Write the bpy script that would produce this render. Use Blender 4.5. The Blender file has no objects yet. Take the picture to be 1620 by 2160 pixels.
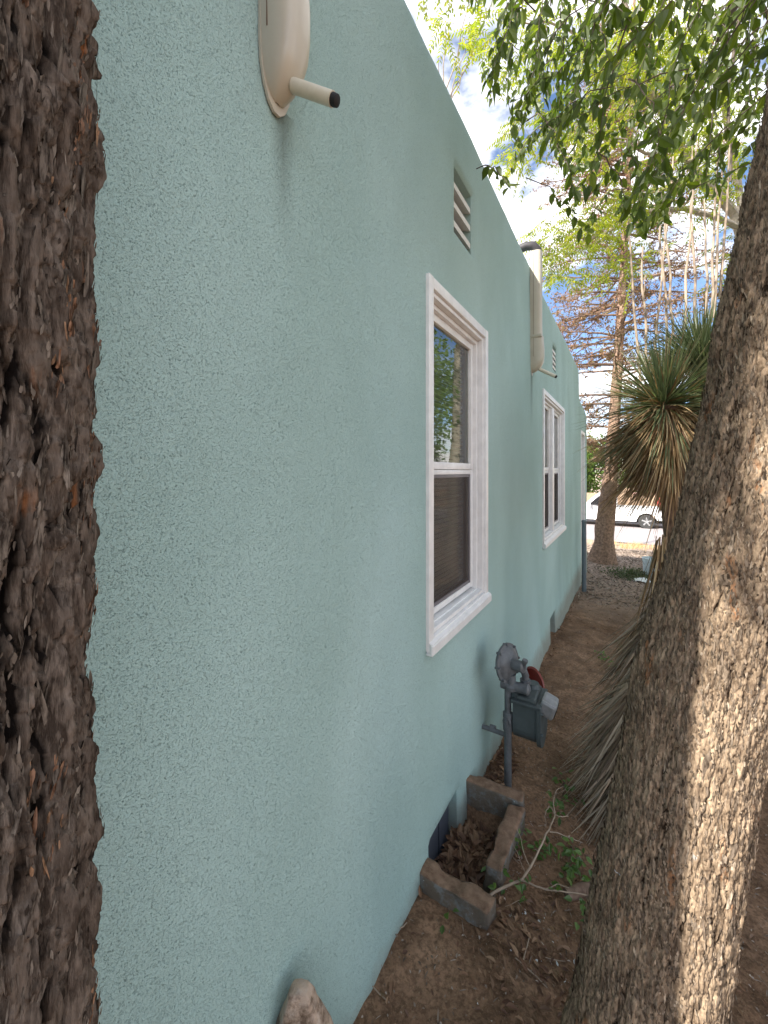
import bpy, bmesh, math, random
import numpy as np
from mathutils import Vector
random.seed(7); RNG = np.random.default_rng(11)
SC = bpy.context.scene
R = math.radians

# ------------------------------------------------------------ camera
TH = math.atan(512/810); CT, ST = math.cos(TH), math.sin(TH)
CAM = np.array([0.72, 0.0, 1.66])
cd = bpy.data.cameras.new('camera'); cam = bpy.data.objects.new('camera', cd)
SC.collection.objects.link(cam); SC.camera = cam
cam.location = CAM; cam.rotation_euler = (R(90), 0, TH)
cd.sensor_fit = 'HORIZONTAL'; cd.sensor_width = 36; cd.lens = 18
cd.shift_y = -85/1620; cd.clip_start = 0.02; cd.clip_end = 3000

# ------------------------------------------------------------ sky, sun, exposure
SUN = Vector((-.62, -1.3, 1.28)).normalized()
w = bpy.data.worlds.new("World"); SC.world = w; w.use_nodes = True
nt = w.node_tree; nt.nodes.clear()
def N(t, ty, **k):
    n = t.nodes.new(ty)
    for a, b in k.items():
        if a.startswith('i_'):
            key = a[2:].replace('_', ' ')
            n.inputs[key].default_value = b
        else: setattr(n, a, b)
    return n
out = N(nt, 'ShaderNodeOutputWorld'); bg = N(nt, 'ShaderNodeBackground')
sky = N(nt, 'ShaderNodeTexSky'); sky.sky_type = 'NISHITA'; sky.sun_disc = False
sky.altitude = 1600; sky.dust_density = .4; sky.ozone_density = 2.5; sky.sun_elevation = math.asin(SUN.z); sky.sun_rotation = math.atan2(SUN.x, SUN.y)
tc = N(nt, 'ShaderNodeTexCoord'); mp = N(nt, 'ShaderNodeMapping')
mp.inputs['Scale'].default_value = (1, 1, 2.2); mp.inputs['Location'].default_value = (0.35, 0.1, 0.2)
no = N(nt, 'ShaderNodeTexNoise', i_Scale=3.4, i_Detail=7.0, i_Roughness=0.55)
cr = N(nt, 'ShaderNodeValToRGB'); cr.color_ramp.elements[0].position = 0.44; cr.color_ramp.elements[1].position = 0.60
mx = N(nt, 'ShaderNodeMix', data_type='RGBA'); mx.inputs[7].default_value = (9.6, 9.3, 8.9, 1)
nt.links.new(tc.outputs['Generated'], mp.inputs[0]); nt.links.new(mp.outputs[0], no.inputs[0])
nt.links.new(no.outputs[0], cr.inputs[0]); nt.links.new(cr.outputs[0], mx.inputs[0])
nt.links.new(sky.outputs[0], mx.inputs[6]); nt.links.new(mx.outputs[2], bg.inputs[0])
bg.inputs[1].default_value = 0.105; nt.links.new(bg.outputs[0], out.inputs[0])
sl = bpy.data.lights.new('sun', 'SUN'); sl.energy = 4.8; sl.angle = R(0.9); sl.color = (1, .95, .87)
so = bpy.data.objects.new('sun', sl); SC.collection.objects.link(so)
so.rotation_euler = SUN.to_track_quat('Z', 'Y').to_euler()
SC.view_settings.view_transform = 'Standard'; SC.view_settings.look = 'None'
SC.view_settings.gamma = 1; SC.view_settings.exposure = 1.5
SC.cycles.transparent_max_bounces = 24

# ------------------------------------------------------------ helpers
def P(px, py, Z):
    """world point seen at a photo pixel at depth Z (used to locate things at their real distance)"""
    X = (px-810)/810*Z
    return np.array([CAM[0]+X*CT-Z*ST, X*ST+Z*CT, CAM[2]+(995-py)/810*Z])
def bearing(alpha_deg, D):   # plan position at angle alpha right of the lens axis
    b = R(alpha_deg)-TH
    return np.array([CAM[0]+D*math.sin(b), D*math.cos(b)])
GY = [-40, -5, 0, 1, 2.4, 5, 7.2, 9, 10.7, 14, 18.2, 26, 27, 60, 2000]
GZ = [.1, .1, .03, -.03, -.12, -.26, -.40, -.47, -.53, -.84, -1.24, -1.26, -1.16, -1.1, -1.1]
WELL = (0.0, .24, 1.47, 1.93)

def hsh(a, b, c, s=0):
    h = (a.astype(np.int64)*374761393 + b.astype(np.int64)*668265263 + c.astype(np.int64)*2147483647 + s*974634777) & 0xffffffff
    h = ((h ^ (h >> 13))*1274126177) & 0xffffffff
    h = ((h ^ (h >> 16))*2246822519) & 0xffffffff
    return ((h ^ (h >> 15)) & 0xffffff)/float(0x1000000)
def vnoise(p, s=0):
    i = np.floor(p); f = p-i; f = f*f*(3-2*f); r = 0
    for dx in (0, 1):
        for dy in (0, 1):
            for dz in (0, 1):
                wgt = (f[:, 0] if dx else 1-f[:, 0])*(f[:, 1] if dy else 1-f[:, 1])*(f[:, 2] if dz else 1-f[:, 2])
                r = r + wgt*hsh(i[:, 0]+dx, i[:, 1]+dy, i[:, 2]+dz, s)
    return r*2-1
def fbm(p, o=4, s=0, g=.5):
    r = 0; a = 1.0; t = 0
    for k in range(o):
        r = r+a*vnoise(p*2.03**k+k*17.3, s+k); t += a; a *= g
    return r/t
def worley(p, s=0):
    i = np.floor(p); f1 = np.full(len(p), 9.); f2 = np.full(len(p), 9.); idv = np.zeros(len(p))
    for dx in (-1, 0, 1):
        for dy in (-1, 0, 1):
            for dz in (-1, 0, 1):
                a, b, c = i[:, 0]+dx, i[:, 1]+dy, i[:, 2]+dz
                q = np.stack([a+hsh(a, b, c, s), b+hsh(a, b, c, s+1), c+hsh(a, b, c, s+2)], 1)
                d = np.linalg.norm(q-p, axis=1)
                nn = d < f1; f2 = np.where(nn, f1, np.minimum(f2, d))
                idv = np.where(nn, hsh(a, b, c, s+3), idv); f1 = np.where(nn, d, f1)
    return f1, f2, idv
def ground_z(x, y, detail=True):
    x = np.atleast_1d(np.asarray(x, float)); y = np.atleast_1d(np.asarray(y, float))
    z = np.interp(y, GY, GZ)
    if detail:
        k = np.clip(1.3-np.abs(y)/16, .25, 1)
        p = np.stack([x, y, x*0], 1)
        z = z + k*(fbm(p*1.3, 2, 5)*.035 + fbm(p*5, 3, 6)*.026 + fbm(p*22, 3, 7)*.0065)
        z = z - .02*np.exp(-((x-.62)/.25)**2)*(y > 1.9) + .02*np.clip((x-1.2), 0, 1.5)
        a = np.clip(1-np.abs(x)/.12, 0, 1)*.02*fbm(p*6, 2, 9); z = z+a
    ins = (x < WELL[1]) & (y > WELL[2]) & (y < WELL[3])
    z = np.where(ins, z-.13, z)
    return z
def gz(x, y): return float(ground_z(x, y)[0])

ORG = {}
def empty(name, loc, label, cat, group=None):
    o = bpy.data.objects.new(name, None); SC.collection.objects.link(o); o.location = loc
    o.empty_display_size = .2; ORG[o.name] = np.array(loc, float)
    o['label'] = label; o['category'] = cat
    if group: o['group'] = group
    return o
def tag(o, label=None, cat=None, group=None, kind=None):
    if label: o['label'] = label
    if cat: o['category'] = cat
    if group: o['group'] = group
    if kind: o['kind'] = kind
    return o
def ob(name, V, F, mat, parent=None, smooth=False, attr=None, loc=None):
    """V (n,3) world coordinates; F list of faces or an (m,k) array"""
    V = np.asarray(V, float)
    if parent is not None: org = ORG[parent.name]
    elif loc is not None: org = np.array(loc, float)
    else: org = V.mean(0)*[1, 1, 0]+[0, 0, V[:, 2].min()]
    me = bpy.data.meshes.new(name); L = V-org
    if isinstance(F, np.ndarray):
        me.vertices.add(len(L)); me.vertices.foreach_set('co', L.ravel())
        m, k = F.shape
        me.loops.add(m*k); me.loops.foreach_set('vertex_index', F.ravel().astype(np.int32))
        me.polygons.add(m); me.polygons.foreach_set('loop_start', np.arange(0, m*k, k, dtype=np.int32))
        me.polygons.foreach_set('loop_total', np.full(m, k, dtype=np.int32))
        me.update(calc_edges=True); me.validate()
    else:
        me.from_pydata(L.tolist(), [], F)
    me.polygons.foreach_set('use_smooth', [smooth]*len(me.polygons))
    if attr is not None:
        for an, av in attr.items():
            at = me.attributes.new(an, 'FLOAT', 'POINT'); at.data.foreach_set('value', np.asarray(av, dtype=np.float32))
    me.update()
    o = bpy.data.objects.new(name, me); SC.collection.objects.link(o)
    if mat: me.materials.append(mat)
    if parent is not None: o.parent = parent
    else: o.location = org
    ORG[o.name] = org
    return o

class MB:
    def __init__(s): s.v = []; s.f = []
    def add(s, V, F):
        b = len(s.v); s.v += [tuple(map(float, q)) for q in V]; s.f += [tuple(int(i)+b for i in f) for f in F]; return s
    def box(s, a, b, bev=0.0, M=None):
        x0, y0, z0 = a; x1, y1, z1 = b
        if bev <= 0:
            V = [(x, y, z) for z in (z0, z1) for x, y in ((x0, y0), (x1, y0), (x1, y1), (x0, y1))]
            F = [(3, 2, 1, 0), (4, 5, 6, 7), (0, 1, 5, 4), (1, 2, 6, 5), (2, 3, 7, 6), (3, 0, 4, 7)]
        else:
            bm = bmesh.new(); r = bmesh.ops.create_cube(bm, size=1)
            for v in bm.verts:
                v.co = Vector(((x0+x1)/2+v.co.x*(x1-x0), (y0+y1)/2+v.co.y*(y1-y0), (z0+z1)/2+v.co.z*(z1-z0)))
            bmesh.ops.bevel(bm, geom=bm.edges[:], offset=bev, segments=2, profile=.6, affect='EDGES')
            bm.verts.index_update(); V = [v.co[:] for v in bm.verts]; F = [[v.index for v in f.verts] for f in bm.faces]; bm.free()
        if M is not None: V = [tuple(M(np.array(q))) for q in V]
        return s.add(V, F)
    def tube(s, path, rad, n=12, cap=True):
        path = np.asarray(path, float); m = len(path)
        rad = np.full(m, rad) if np.isscalar(rad) else np.asarray(rad, float)
        V, F = tube_arrays(path, rad, n); s.add(V, F)
        if cap:
            b = len(s.v)-len(V)
            s.f.append(tuple(b+i for i in range(n))[::-1]); s.f.append(tuple(b+(m-1)*n+i for i in range(n)))
        return s
    def lathe(s, c, axis, prof, n=24):
        """prof: list of (distance along axis, radius)"""
        c = np.array(c, float); a = np.array(axis, float); a /= np.linalg.norm(a)
        u = np.cross(a, [0, 0, 1] if abs(a[2]) < .9 else [1, 0, 0]); u /= np.linalg.norm(u); v = np.cross(a, u)
        V = []; F = []
        for t, r in prof:
            for k in range(n):
                g = 2*math.pi*k/n; V.append(c+a*t+(u*math.cos(g)+v*math.sin(g))*r)
        for i in range(len(prof)-1):
            for k in range(n):
                k2 = (k+1) % n; F.append((i*n+k, i*n+k2, (i+1)*n+k2, (i+1)*n+k))
        F.append(tuple(range(n))[::-1]); F.append(tuple((len(prof)-1)*n+k for k in range(n)))
        return s.add(V, F)
    def build(s, name, mat, parent=None, smooth=False, loc=None):
        o = ob(name, s.v, s.f, mat, parent, smooth, loc=loc)
        if smooth:
            try:
                o.data.set_sharp_from_angle(angle=R(35))
            except Exception: pass
        return o
def tube_arrays(path, rad, n):
    m = len(path); T = np.gradient(path, axis=0); T /= np.maximum(np.linalg.norm(T, axis=1, keepdims=True), 1e-9)
    ref = np.array([0, 0, 1.]) if abs(T[:, 2]).mean() < .8 else np.array([1., 0, 0])
    U = np.cross(T, ref); U /= np.maximum(np.linalg.norm(U, axis=1, keepdims=True), 1e-9); W_ = np.cross(T, U)
    g = np.arange(n)*2*math.pi/n
    V = path[:, None, :]+rad[:, None, None]*(U[:, None, :]*np.cos(g)[None, :, None]+W_[:, None, :]*np.sin(g)[None, :, None])
    i = np.arange(m-1)[:, None]*n; k = np.arange(n)[None, :]; k2 = (k+1) % n
    F = np.stack([i+k, i+k2, i+n+k2, i+n+k], -1).reshape(-1, 4)
    return V.reshape(-1, 3), F
class TB:      # fast collector of all-quad geometry
    def __init__(s): s.V = []; s.F = []; s.n = 0
    def add(s, V, F): s.V.append(V); s.F.append(F+s.n); s.n += len(V)
    def tube(s, path, rad, n=5):
        path = np.asarray(path, float); rad = np.full(len(path), rad) if np.isscalar(rad) else np.asarray(rad, float)
        s.add(*tube_arrays(path, rad, n))
    def leaves(s, p, d, nrm, L, wd, fold=.25):
        """pointed oval leaves, folded along the midrib"""
        p, d, nrm = (np.asarray(q, float) for q in (p, d, nrm)); m = len(p)
        d = d/np.linalg.norm(d, axis=1, keepdims=True); sd = np.cross(d, nrm); sd /= np.maximum(np.linalg.norm(sd, axis=1, keepdims=True), 1e-9)
        up = np.cross(sd, d); L = np.asarray(L)*np.ones(m); wd = np.asarray(wd)*np.ones(m)
        def pt(t, a, h): return p+d*(L*t)[:, None]+sd*(wd*a)[:, None]+up*(wd*h-L*.12*t*t)[:, None]
        V = np.stack([pt(0, 0, 0), pt(.28, .46, fold*.5), pt(.62, .40, fold*.5), pt(1, 0, -.1), pt(.28, -.46, fold*.5), pt(.62, -.40, fold*.5)], 1).reshape(-1, 3)
        b = np.arange(m)[:, None]*6
        F = np.concatenate([b+[0, 1, 2, 3], b+[0, 3, 5, 4]], 0)
        s.add(V, F)
    def blades(s, p0, d, L, wd, droop, seg=4):
        """long narrow blades that taper to a point and droop"""
        m = len(p0); d = d/np.linalg.norm(d, axis=1, keepdims=True)
        sd = np.cross(d, [0, 0, 1.]); sd /= np.maximum(np.linalg.norm(sd, axis=1, keepdims=True), 1e-6)
        tw = RNG.uniform(-.8, .8, m)[:, None]; nn = np.cross(sd, d); sd = sd*np.cos(tw)+nn*np.sin(tw)
        P_ = []
        for k in range(seg+1):
            t = k/seg; c = p0+d*(L*t)[:, None]; c[:, 2] -= droop*L*t*t
            wk = (wd*(1-t**2.2)*(.75+.6*t*(1-t))+.0004)[:, None]
            P_ += [c-sd*wk/2, c+sd*wk/2]
        V = np.stack(P_, 1).reshape(-1, 3); q = 2*(seg+1)
        b = np.arange(m)[:, None]*q
        F = np.concatenate([b+[2*k, 2*k+1, 2*k+3, 2*k+2] for k in range(seg)], 0)
        s.add(V, F)
    def build(s, name, mat, parent=None, smooth=False, loc=None):
        return ob(name, np.concatenate(s.V), np.concatenate(s.F), mat, parent, smooth, loc=loc)
def rv(n, s=1.0): return RNG.normal(0, s, (n, 3))

# ------------------------------------------------------------ materials
def new_mat(name):
    m = bpy.data.materials.new(name); m.use_nodes = True; t = m.node_tree; t.nodes.clear()
    o = N(t, 'ShaderNodeOutputMaterial'); b = N(t, 'ShaderNodeBsdfPrincipled'); t.links.new(b.outputs[0], o.inputs[0])
    return m, t, b, o
def coords(t, scale=(1, 1, 1)):
    c = N(t, 'ShaderNodeTexCoord'); m = N(t, 'ShaderNodeMapping'); m.inputs['Scale'].default_value = scale
    t.links.new(c.outputs['Object'], m.inputs[0]); return m.outputs[0]
def noise(t, vec, scale, detail=4, rough=.5, dist=0):
    n = N(t, 'ShaderNodeTexNoise', i_Scale=scale, i_Detail=detail, i_Roughness=rough, i_Distortion=dist); t.links.new(vec, n.inputs[0]); return n.outputs[0]
def ramp(t, fac, stops):
    r = N(t, 'ShaderNodeValToRGB'); e = r.color_ramp.elements
    while len(e) < len(stops): e.new(.5)
    for q, (p, c) in zip(e, stops):
        q.position = p; q.color = tuple(c)+(1,) if hasattr(c, '__len__') else (c, c, c, 1)
    t.links.new(fac, r.inputs[0]); return r.outputs[0]
def mix(t, fac, a, b, mode='MIX'):
    m = N(t, 'ShaderNodeMix', data_type='RGBA', blend_type=mode)
    for k, v in ((0, fac), (6, a), (7, b)):
        if isinstance(v, bpy.types.NodeSocket): t.links.new(v, m.inputs[k])
        elif k == 0: m.inputs[0].default_value = v
        else: m.inputs[k].default_value = tuple(v)+(1,)
    return m.outputs[2]
def math_(t, op, a, b=0.0, c=None):
    m = N(t, 'ShaderNodeMath', operation=op)
    for k, v in enumerate((a, b, c)):
        if v is None: continue
        if isinstance(v, bpy.types.NodeSocket): t.links.new(v, m.inputs[k])
        else: m.inputs[k].default_value = v
    return m.outputs[0]
def bump(t, b, h, strength=.5, dist=.01, prev=None):
    n = N(t, 'ShaderNodeBump', i_Strength=strength, i_Distance=dist); t.links.new(h, n.inputs['Height'])
    if prev is not None: t.links.new(prev, n.inputs['Normal'])
    if b is not None: t.links.new(n.outputs[0], b.inputs['Normal'])
    return n.outputs[0]
def simple(name, col, rough=.6, var=.15, sc=12, metal=0, bmp=.1, bsc=80, col2=None, spec=.5):
    m, t, b, o = new_mat(name); v = coords(t)
    n1 = noise(t, v, sc, 5, .6); c2 = col2 or tuple(c*(1-var) for c in col)
    t.links.new(mix(t, ramp(t, n1, [(.35, 0.), (.65, 1.)]), c2, col), b.inputs['Base Color'])
    b.inputs['Roughness'].default_value = rough; b.inputs['Metallic'].default_value = metal; b.inputs['Specular IOR Level'].default_value = spec
    if bmp: bump(t, b, noise(t, v, bsc, 4, .6), bmp, .003)
    return m
def leaf_mat(name, cols, trans=.45, rough=.45, tcol=None):
    m, t, b, o = new_mat(name)
    g = N(t, 'ShaderNodeNewGeometry'); c = ramp(t, g.outputs['Random Per Island'], [(i/(len(cols)-1), q) for i, q in enumerate(cols)])
    t.links.new(c, b.inputs['Base Color']); b.inputs['Roughness'].default_value = rough
    tr = N(t, 'ShaderNodeBsdfTranslucent'); t.links.new(mix(t, 1.0, c, tcol or (1.6, 1.7, .6), 'MULTIPLY'), tr.inputs[0])
    ms = N(t, 'ShaderNodeMixShader', i_Fac=trans); t.links.new(b.outputs[0], ms.inputs[1]); t.links.new(tr.outputs[0], ms.inputs[2])
    t.links.new(ms.outputs[0], o.inputs[0]); return m

# stucco
M_STUCCO, t, b, o = new_mat('stucco')
v = coords(t)
fine = noise(t, v, 380, 3, .6, 1.1); mid = noise(t, v, 75, 3, .55); big = noise(t, coords(t, (1, .7, .35)), 1.6, 4, .5)
vo = N(t, 'ShaderNodeTexVoronoi', feature='SMOOTH_F1', i_Scale=150.0); t.links.new(v, vo.inputs[0])
pits = ramp(t, fine, [(.335, 0.), (.43, 1.)])
base = mix(t, ramp(t, big, [(.3, 0.), (.7, 1.)]), (.37, .535, .51), (.44, .61, .595))
band = noise(t, coords(t, (1, 1, .45)), 1.7, 3, .5)
base = mix(t, ramp(t, band, [(.36, .5), (.6, 0.)]), base, (.30, .445, .42))  # soft darker areas: uneven shade on the wall put into the colour
base = mix(t, pits, (.22, .335, .335), base)
speck = ramp(t, noise(t, v, 330, 2, .5), [(.60, 0.), (.72, 1.)])
base = mix(t, math_(t, 'MULTIPLY', speck, .5), base, (.55, .70, .66))
# dirty runs below the downspouts and dust near the ground
sx = N(t, 'ShaderNodeSeparateXYZ'); t.links.new(v, sx.inputs[0])
def stain(yc, zc, wy, hz):
    dy = math_(t, 'ABSOLUTE', math_(t, 'SUBTRACT', sx.outputs[1], yc)); a = math_(t, 'SUBTRACT', 1.0, math_(t, 'DIVIDE', dy, wy))
    dz = math_(t, 'SUBTRACT', zc, sx.outputs[2]); bb = math_(t, 'SUBTRACT', 1.0, math_(t, 'DIVIDE', dz, hz))
    top = math_(t, 'GREATER_THAN', dz, 0.0)
    m_ = N(t, 'ShaderNodeClamp'); t.links.new(math_(t, 'MULTIPLY', math_(t, 'MULTIPLY', N_cl(a), N_cl(bb)), top), m_.inputs[0]); return m_.outputs[0]
def N_cl(s):
    c = N(t, 'ShaderNodeClamp'); t.links.new(s, c.inputs[0]); return c.outputs[0]
st = math_(t, 'MAXIMUM', stain(.675-4, 2.56, .045, .34), stain(3.58-4, 2.55, .07, .5))
base = mix(t, math_(t, 'MULTIPLY', st, .8), base, (.13, .17, .15))
dirt = ramp(t, math_(t, 'ADD', sx.outputs[2], math_(t, 'MULTIPLY', noise(t, v, 9, 5, .6), .25)), [(.0, 1.), (.17, 0.)])
base = mix(t, math_(t, 'MULTIPLY', dirt, .6), base, (.24, .19, .14))
t.links.new(base, b.inputs['Base Color']); b.inputs['Roughness'].default_value = .85; b.inputs['Specular IOR Level'].default_value = .25
n1 = bump(t, None, big, .6, .05)
n2 = bump(t, None, mid, .35, .006, n1)
bump(t, b, math_(t, 'ADD', pits, math_(t, 'MULTIPLY', fine, .6)), .8, .0035, n2)

def bark_mat(name, dark, mid_, light, orange, o_amt, rough=.9, white=.0, dk=(.10, .42)):
    m, t, b, o = new_mat(name)
    v = coords(t); vs = coords(t, (1, 1, .25))
    a = N(t, 'ShaderNodeAttribute', attribute_name='ridge'); ai = N(t, 'ShaderNodeAttribute', attribute_name='plate')
    n1 = noise(t, vs, 60, 6, .65); n2 = noise(t, v, 14, 4, .6); n3 = noise(t, vs, 220, 3, .6)
    c = mix(t, ramp(t, n1, [(.42, 0.), (.60, 1.)]), tuple(q*.7 for q in mid_), light)
    c = mix(t, ramp(t, n3, [(.45, 0.), (.7, .55)]), c, tuple(min(q*1.9, .8) for q in light))
    c = mix(t, ramp(t, ai.outputs['Fac'], [(.0, .0), (1., .55)]), c, mid_)
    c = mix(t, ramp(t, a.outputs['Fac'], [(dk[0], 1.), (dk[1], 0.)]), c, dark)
    om = math_(t, 'MULTIPLY', ramp(t, noise(t, coords(t, (1, 1, .13)), 17, 4, .6), [(.60-o_amt, 0.), (.66-o_amt, 1.)]), ramp(t, noise(t, v, 7, 3, .6), [(.47, 0.), (.56, 1.)]))
    c = mix(t, om, c, mix(t, ramp(t, n1, [(.35, 0.), (.65, 1.)]), tuple(q*.35 for q in orange), orange))
    if white: c = mix(t, math_(t, 'MULTIPLY', ramp(t, noise(t, v, 30, 3, .7), [(.70-white, 0.), (.72-white, 1.)]), ramp(t, noise(t, v, 3.2, 1, .5), [(.6, 0.), (.66, 1.)])), c, (.6, .68, .72))
    t.links.new(c, b.inputs['Base Color']); b.inputs['Roughness'].default_value = rough; b.inputs['Specular IOR Level'].default_value = .08
    q = bump(t, None, n1, .9, .006); bump(t, b, n3, .8, .002, q)
    return m
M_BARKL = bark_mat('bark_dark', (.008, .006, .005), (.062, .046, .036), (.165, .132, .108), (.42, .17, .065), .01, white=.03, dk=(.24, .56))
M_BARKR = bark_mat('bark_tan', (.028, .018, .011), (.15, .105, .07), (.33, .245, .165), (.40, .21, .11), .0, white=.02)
M_BARKF = simple('bark_red', (.34, .22, .15), .9, col2=(.13, .08, .055), sc=22, bmp=1, bsc=30)
M_BARKG = simple('bark_grey', (.36, .31, .25), .8, col2=(.22, .185, .15), sc=14, bmp=.5, bsc=40)
M_TWIG = simple('twig', (.10, .075, .055), .8)
M_DTWIG = simple('dry_twig', (.36, .28, .205), .8, col2=(.22, .165, .12))
M_LTWIG = simple('larch_twig', (.24, .155, .11), .8, col2=(.14, .09, .065))
M_ELM = leaf_mat('elm_leaf', [(.038, .062, .010), (.08, .115, .018), (.052, .08, .012), (.15, .19, .032)], .55, .45)
M_PINN = leaf_mat('pinnate_leaf', [(.16, .21, .025), (.27, .29, .03), (.14, .19, .025), (.36, .33, .04)], .55, .5)
M_BUD = leaf_mat('dry_bud', [(.24, .12, .07), (.32, .19, .11), (.15, .15, .05), (.27, .15, .11)], .3, .8, (1.2, 1, .8))
M_FARG = leaf_mat('far_leaf', [(.08, .16, .03), (.14, .24, .04), (.06, .11, .02), (.2, .28, .06)], .45, .6)
M_YUC = leaf_mat('yucca_blade', [(.08, .11, .055), (.14, .175, .09), (.06, .085, .045), (.22, .24, .13), (.10, .13, .06)], .25, .4, (1.2, 1.4, .8))
M_YDRY = leaf_mat('yucca_dry', [(.16, .11, .07), (.38, .31, .23), (.09, .06, .035), (.52, .45, .36), (.22, .15, .09), (.34, .27, .19)], .2, .7, (1.1, 1, .7))
M_YGOLD = leaf_mat('yucca_straw', [(.22, .14, .07), (.42, .30, .16), (.12, .07, .04), (.33, .21, .10), (.50, .40, .24), (.16, .10, .05)], .25, .6, (1.2, 1, .6))
M_LITTER = leaf_mat('dead_leaf', [(.16, .085, .045), (.30, .19, .11), (.09, .045, .028), (.22, .12, .065)], .1, .7, (1, .8, .6))
M_CHIP = leaf_mat('wood_chip', [(.16, .12, .09), (.42, .36, .30), (.07, .05, .035), (.28, .22, .17)], .0, .9)
M_IVY = leaf_mat('young_leaf', [(.07, .14, .03), (.11, .19, .05), (.05, .10, .025), (.14, .22, .06)], .35, .4)
M_STRAW = leaf_mat('dry_grass', [(.55, .36, .2), (.65, .47, .27), (.5, .3, .16), (.6, .42, .25)], .3, .8)
M_WHITE = simple('white_paint', (.79, .79, .785), .35, var=.13, sc=14, bmp=.35, bsc=25)
M_CREAM = simple('cream_enamel', (.51, .475, .39), .3, var=.07, sc=7, bmp=.06, bsc=30)
M_PIPEW = simple('cream_pipe', (.66, .62, .50), .4, var=.08, sc=40)
M_BLACK = simple('black_foam', (.012, .012, .013), .7)
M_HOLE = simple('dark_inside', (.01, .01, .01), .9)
M_GREY = simple('grey_metal_paint', (.115, .125, .135), .5, var=.35, sc=30, bmp=.3, bsc=60)
M_METER = simple('meter_grey', (.06, .078, .082), .5, var=.3, sc=14, bmp=.2, bsc=60)
M_ALU = simple('bare_aluminium', (.30, .31, .32), .45, metal=.5, var=.25, sc=30)
M_RED = simple('red_plastic', (.24, .025, .015), .4)
M_SLAT = simple('blue_grey_slat', (.085, .10, .125), .5)
M_LOUVER = simple('louver_white', (.76, .75, .71), .6, var=.15, sc=40)
M_VENTBACK = simple('soffit_grey', (.12, .12, .11), .8)
M_BLIND = simple('blind', (.26, .30, .22), .6)
M_ROOM = simple('room_wall', (.16, .14, .12), .9)
M_SCREEN_FRAME = simple('screen_frame', (.16, .15, .16), .4)
M_GRAVEL = simple('roof_gravel', (.3, .28, .26), .9)
M_LOG = simple('log_bark', (.22, .15, .11), .85, col2=(.1, .06, .04), sc=20, bmp=.6, bsc=40)
M_ROCK, t, b, o = new_mat('rock'); v = coords(t)
c = mix(t, ramp(t, noise(t, v, 16, 6, .65), [(.42, 0.), (.56, 1.)]), (.13, .085, .055), (.44, .33, .25))
c = mix(t, ramp(t, noise(t, v, 55, 4, .6), [(.5, 0.), (.7, .6)]), c, (.46, .38, .32)); t.links.new(c, b.inputs[0]); b.inputs['Roughness'].default_value = .85
bump(t, b, noise(t, v, 30, 6, .65), .7, .01)
M_CONC, t, b, o = new_mat('old_concrete'); v = coords(t)
g = N(t, 'ShaderNodeNewGeometry'); sn = N(t, 'ShaderNodeSeparateXYZ'); t.links.new(g.outputs['Normal'], sn.inputs[0])
nz = ramp(t, sn.outputs[2], [(.35, 0.), (.75, 1.)])
side = mix(t, ramp(t, noise(t, v, 14, 5, .7), [(.5, 0.), (.62, 1.)]), (.13, .105, .08), (.17, .18, .175))
side = mix(t, ramp(t, noise(t, v, 45, 3, .7), [(.70, 0.), (.74, 1.)]), side, (.5, .56, .56))
topc = mix(t, ramp(t, noise(t, v, 30, 6, .7), [(.35, 0.), (.65, 1.)]), (.13, .075, .045), (.25, .16, .105))
t.links.new(mix(t, nz, side, topc), b.inputs[0]); b.inputs['Roughness'].default_value = .95
bump(t, b, noise(t, v, 70, 6, .7), .9, .008)
# soil
M_SOIL, t, b, o = new_mat('soil'); v = coords(t)
sx = N(t, 'ShaderNodeSeparateXYZ'); t.links.new(v, sx.inputs[0])
near = mix(t, ramp(t, noise(t, v, 2.3, 6, .6), [(.35, 0.), (.65, 1.)]), (.20, .118, .070), (.36, .225, .143))
near = mix(t, ramp(t, noise(t, v, 60, 5, .7), [(.42, .55), (.55, 0.)]), near, (.06, .036, .022))
near = mix(t, ramp(t, noise(t, v, 7, 5, .6), [(.40, .5), (.55, 0.)]), near, (.085, .05, .03))
near = mix(t, ramp(t, noise(t, v, 130, 3, .7), [(.60, 0.), (.68, .7)]), near, (.32, .23, .15))
far = mix(t, ramp(t, noise(t, v, 9, 6, .75), [(.35, 0.), (.65, 1.)]), (.27, .20, .155), (.42, .33, .27))
fz = ramp(t, math_(t, 'ADD', math_(t, 'DIVIDE', sx.outputs[1], 20.0), math_(t, 'MULTIPLY', noise(t, v, 1.5, 4, .6), .08)), [(.33, 0.), (.46, 1.)])
t.links.new(mix(t, fz, near, far), b.inputs[0]); b.inputs['Roughness'].default_value = .95; b.inputs['Specular IOR Level'].default_value = .15
n1 = bump(t, None, noise(t, v, 25, 6, .65), .8, .03); bump(t, b, noise(t, v, 110, 5, .7), .7, .008, n1)
M_ROAD = simple('asphalt', (.28, .25, .25), .9, var=.12, sc=2, bmp=.3, bsc=60)
M_TRUCK = simple('truck_paint', (.82, .83, .84), .25, var=.02, bmp=0)
M_TYRE = simple('tyre', (.035, .035, .035), .8)
M_RIM = simple('rim', (.55, .55, .56), .35, metal=.7)
M_TAN = simple('tan_stucco', (.36, .25, .17), .9)
M_PINK = simple('coping', (.5, .3, .26), .9)
M_REDG = simple('red_gate', (.45, .06, .05), .7)
M_BUCKET = simple('bucket_plastic', (.68, .76, .78), .4)
M_RAG = simple('rag', (.78, .80, .80), .8)
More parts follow.
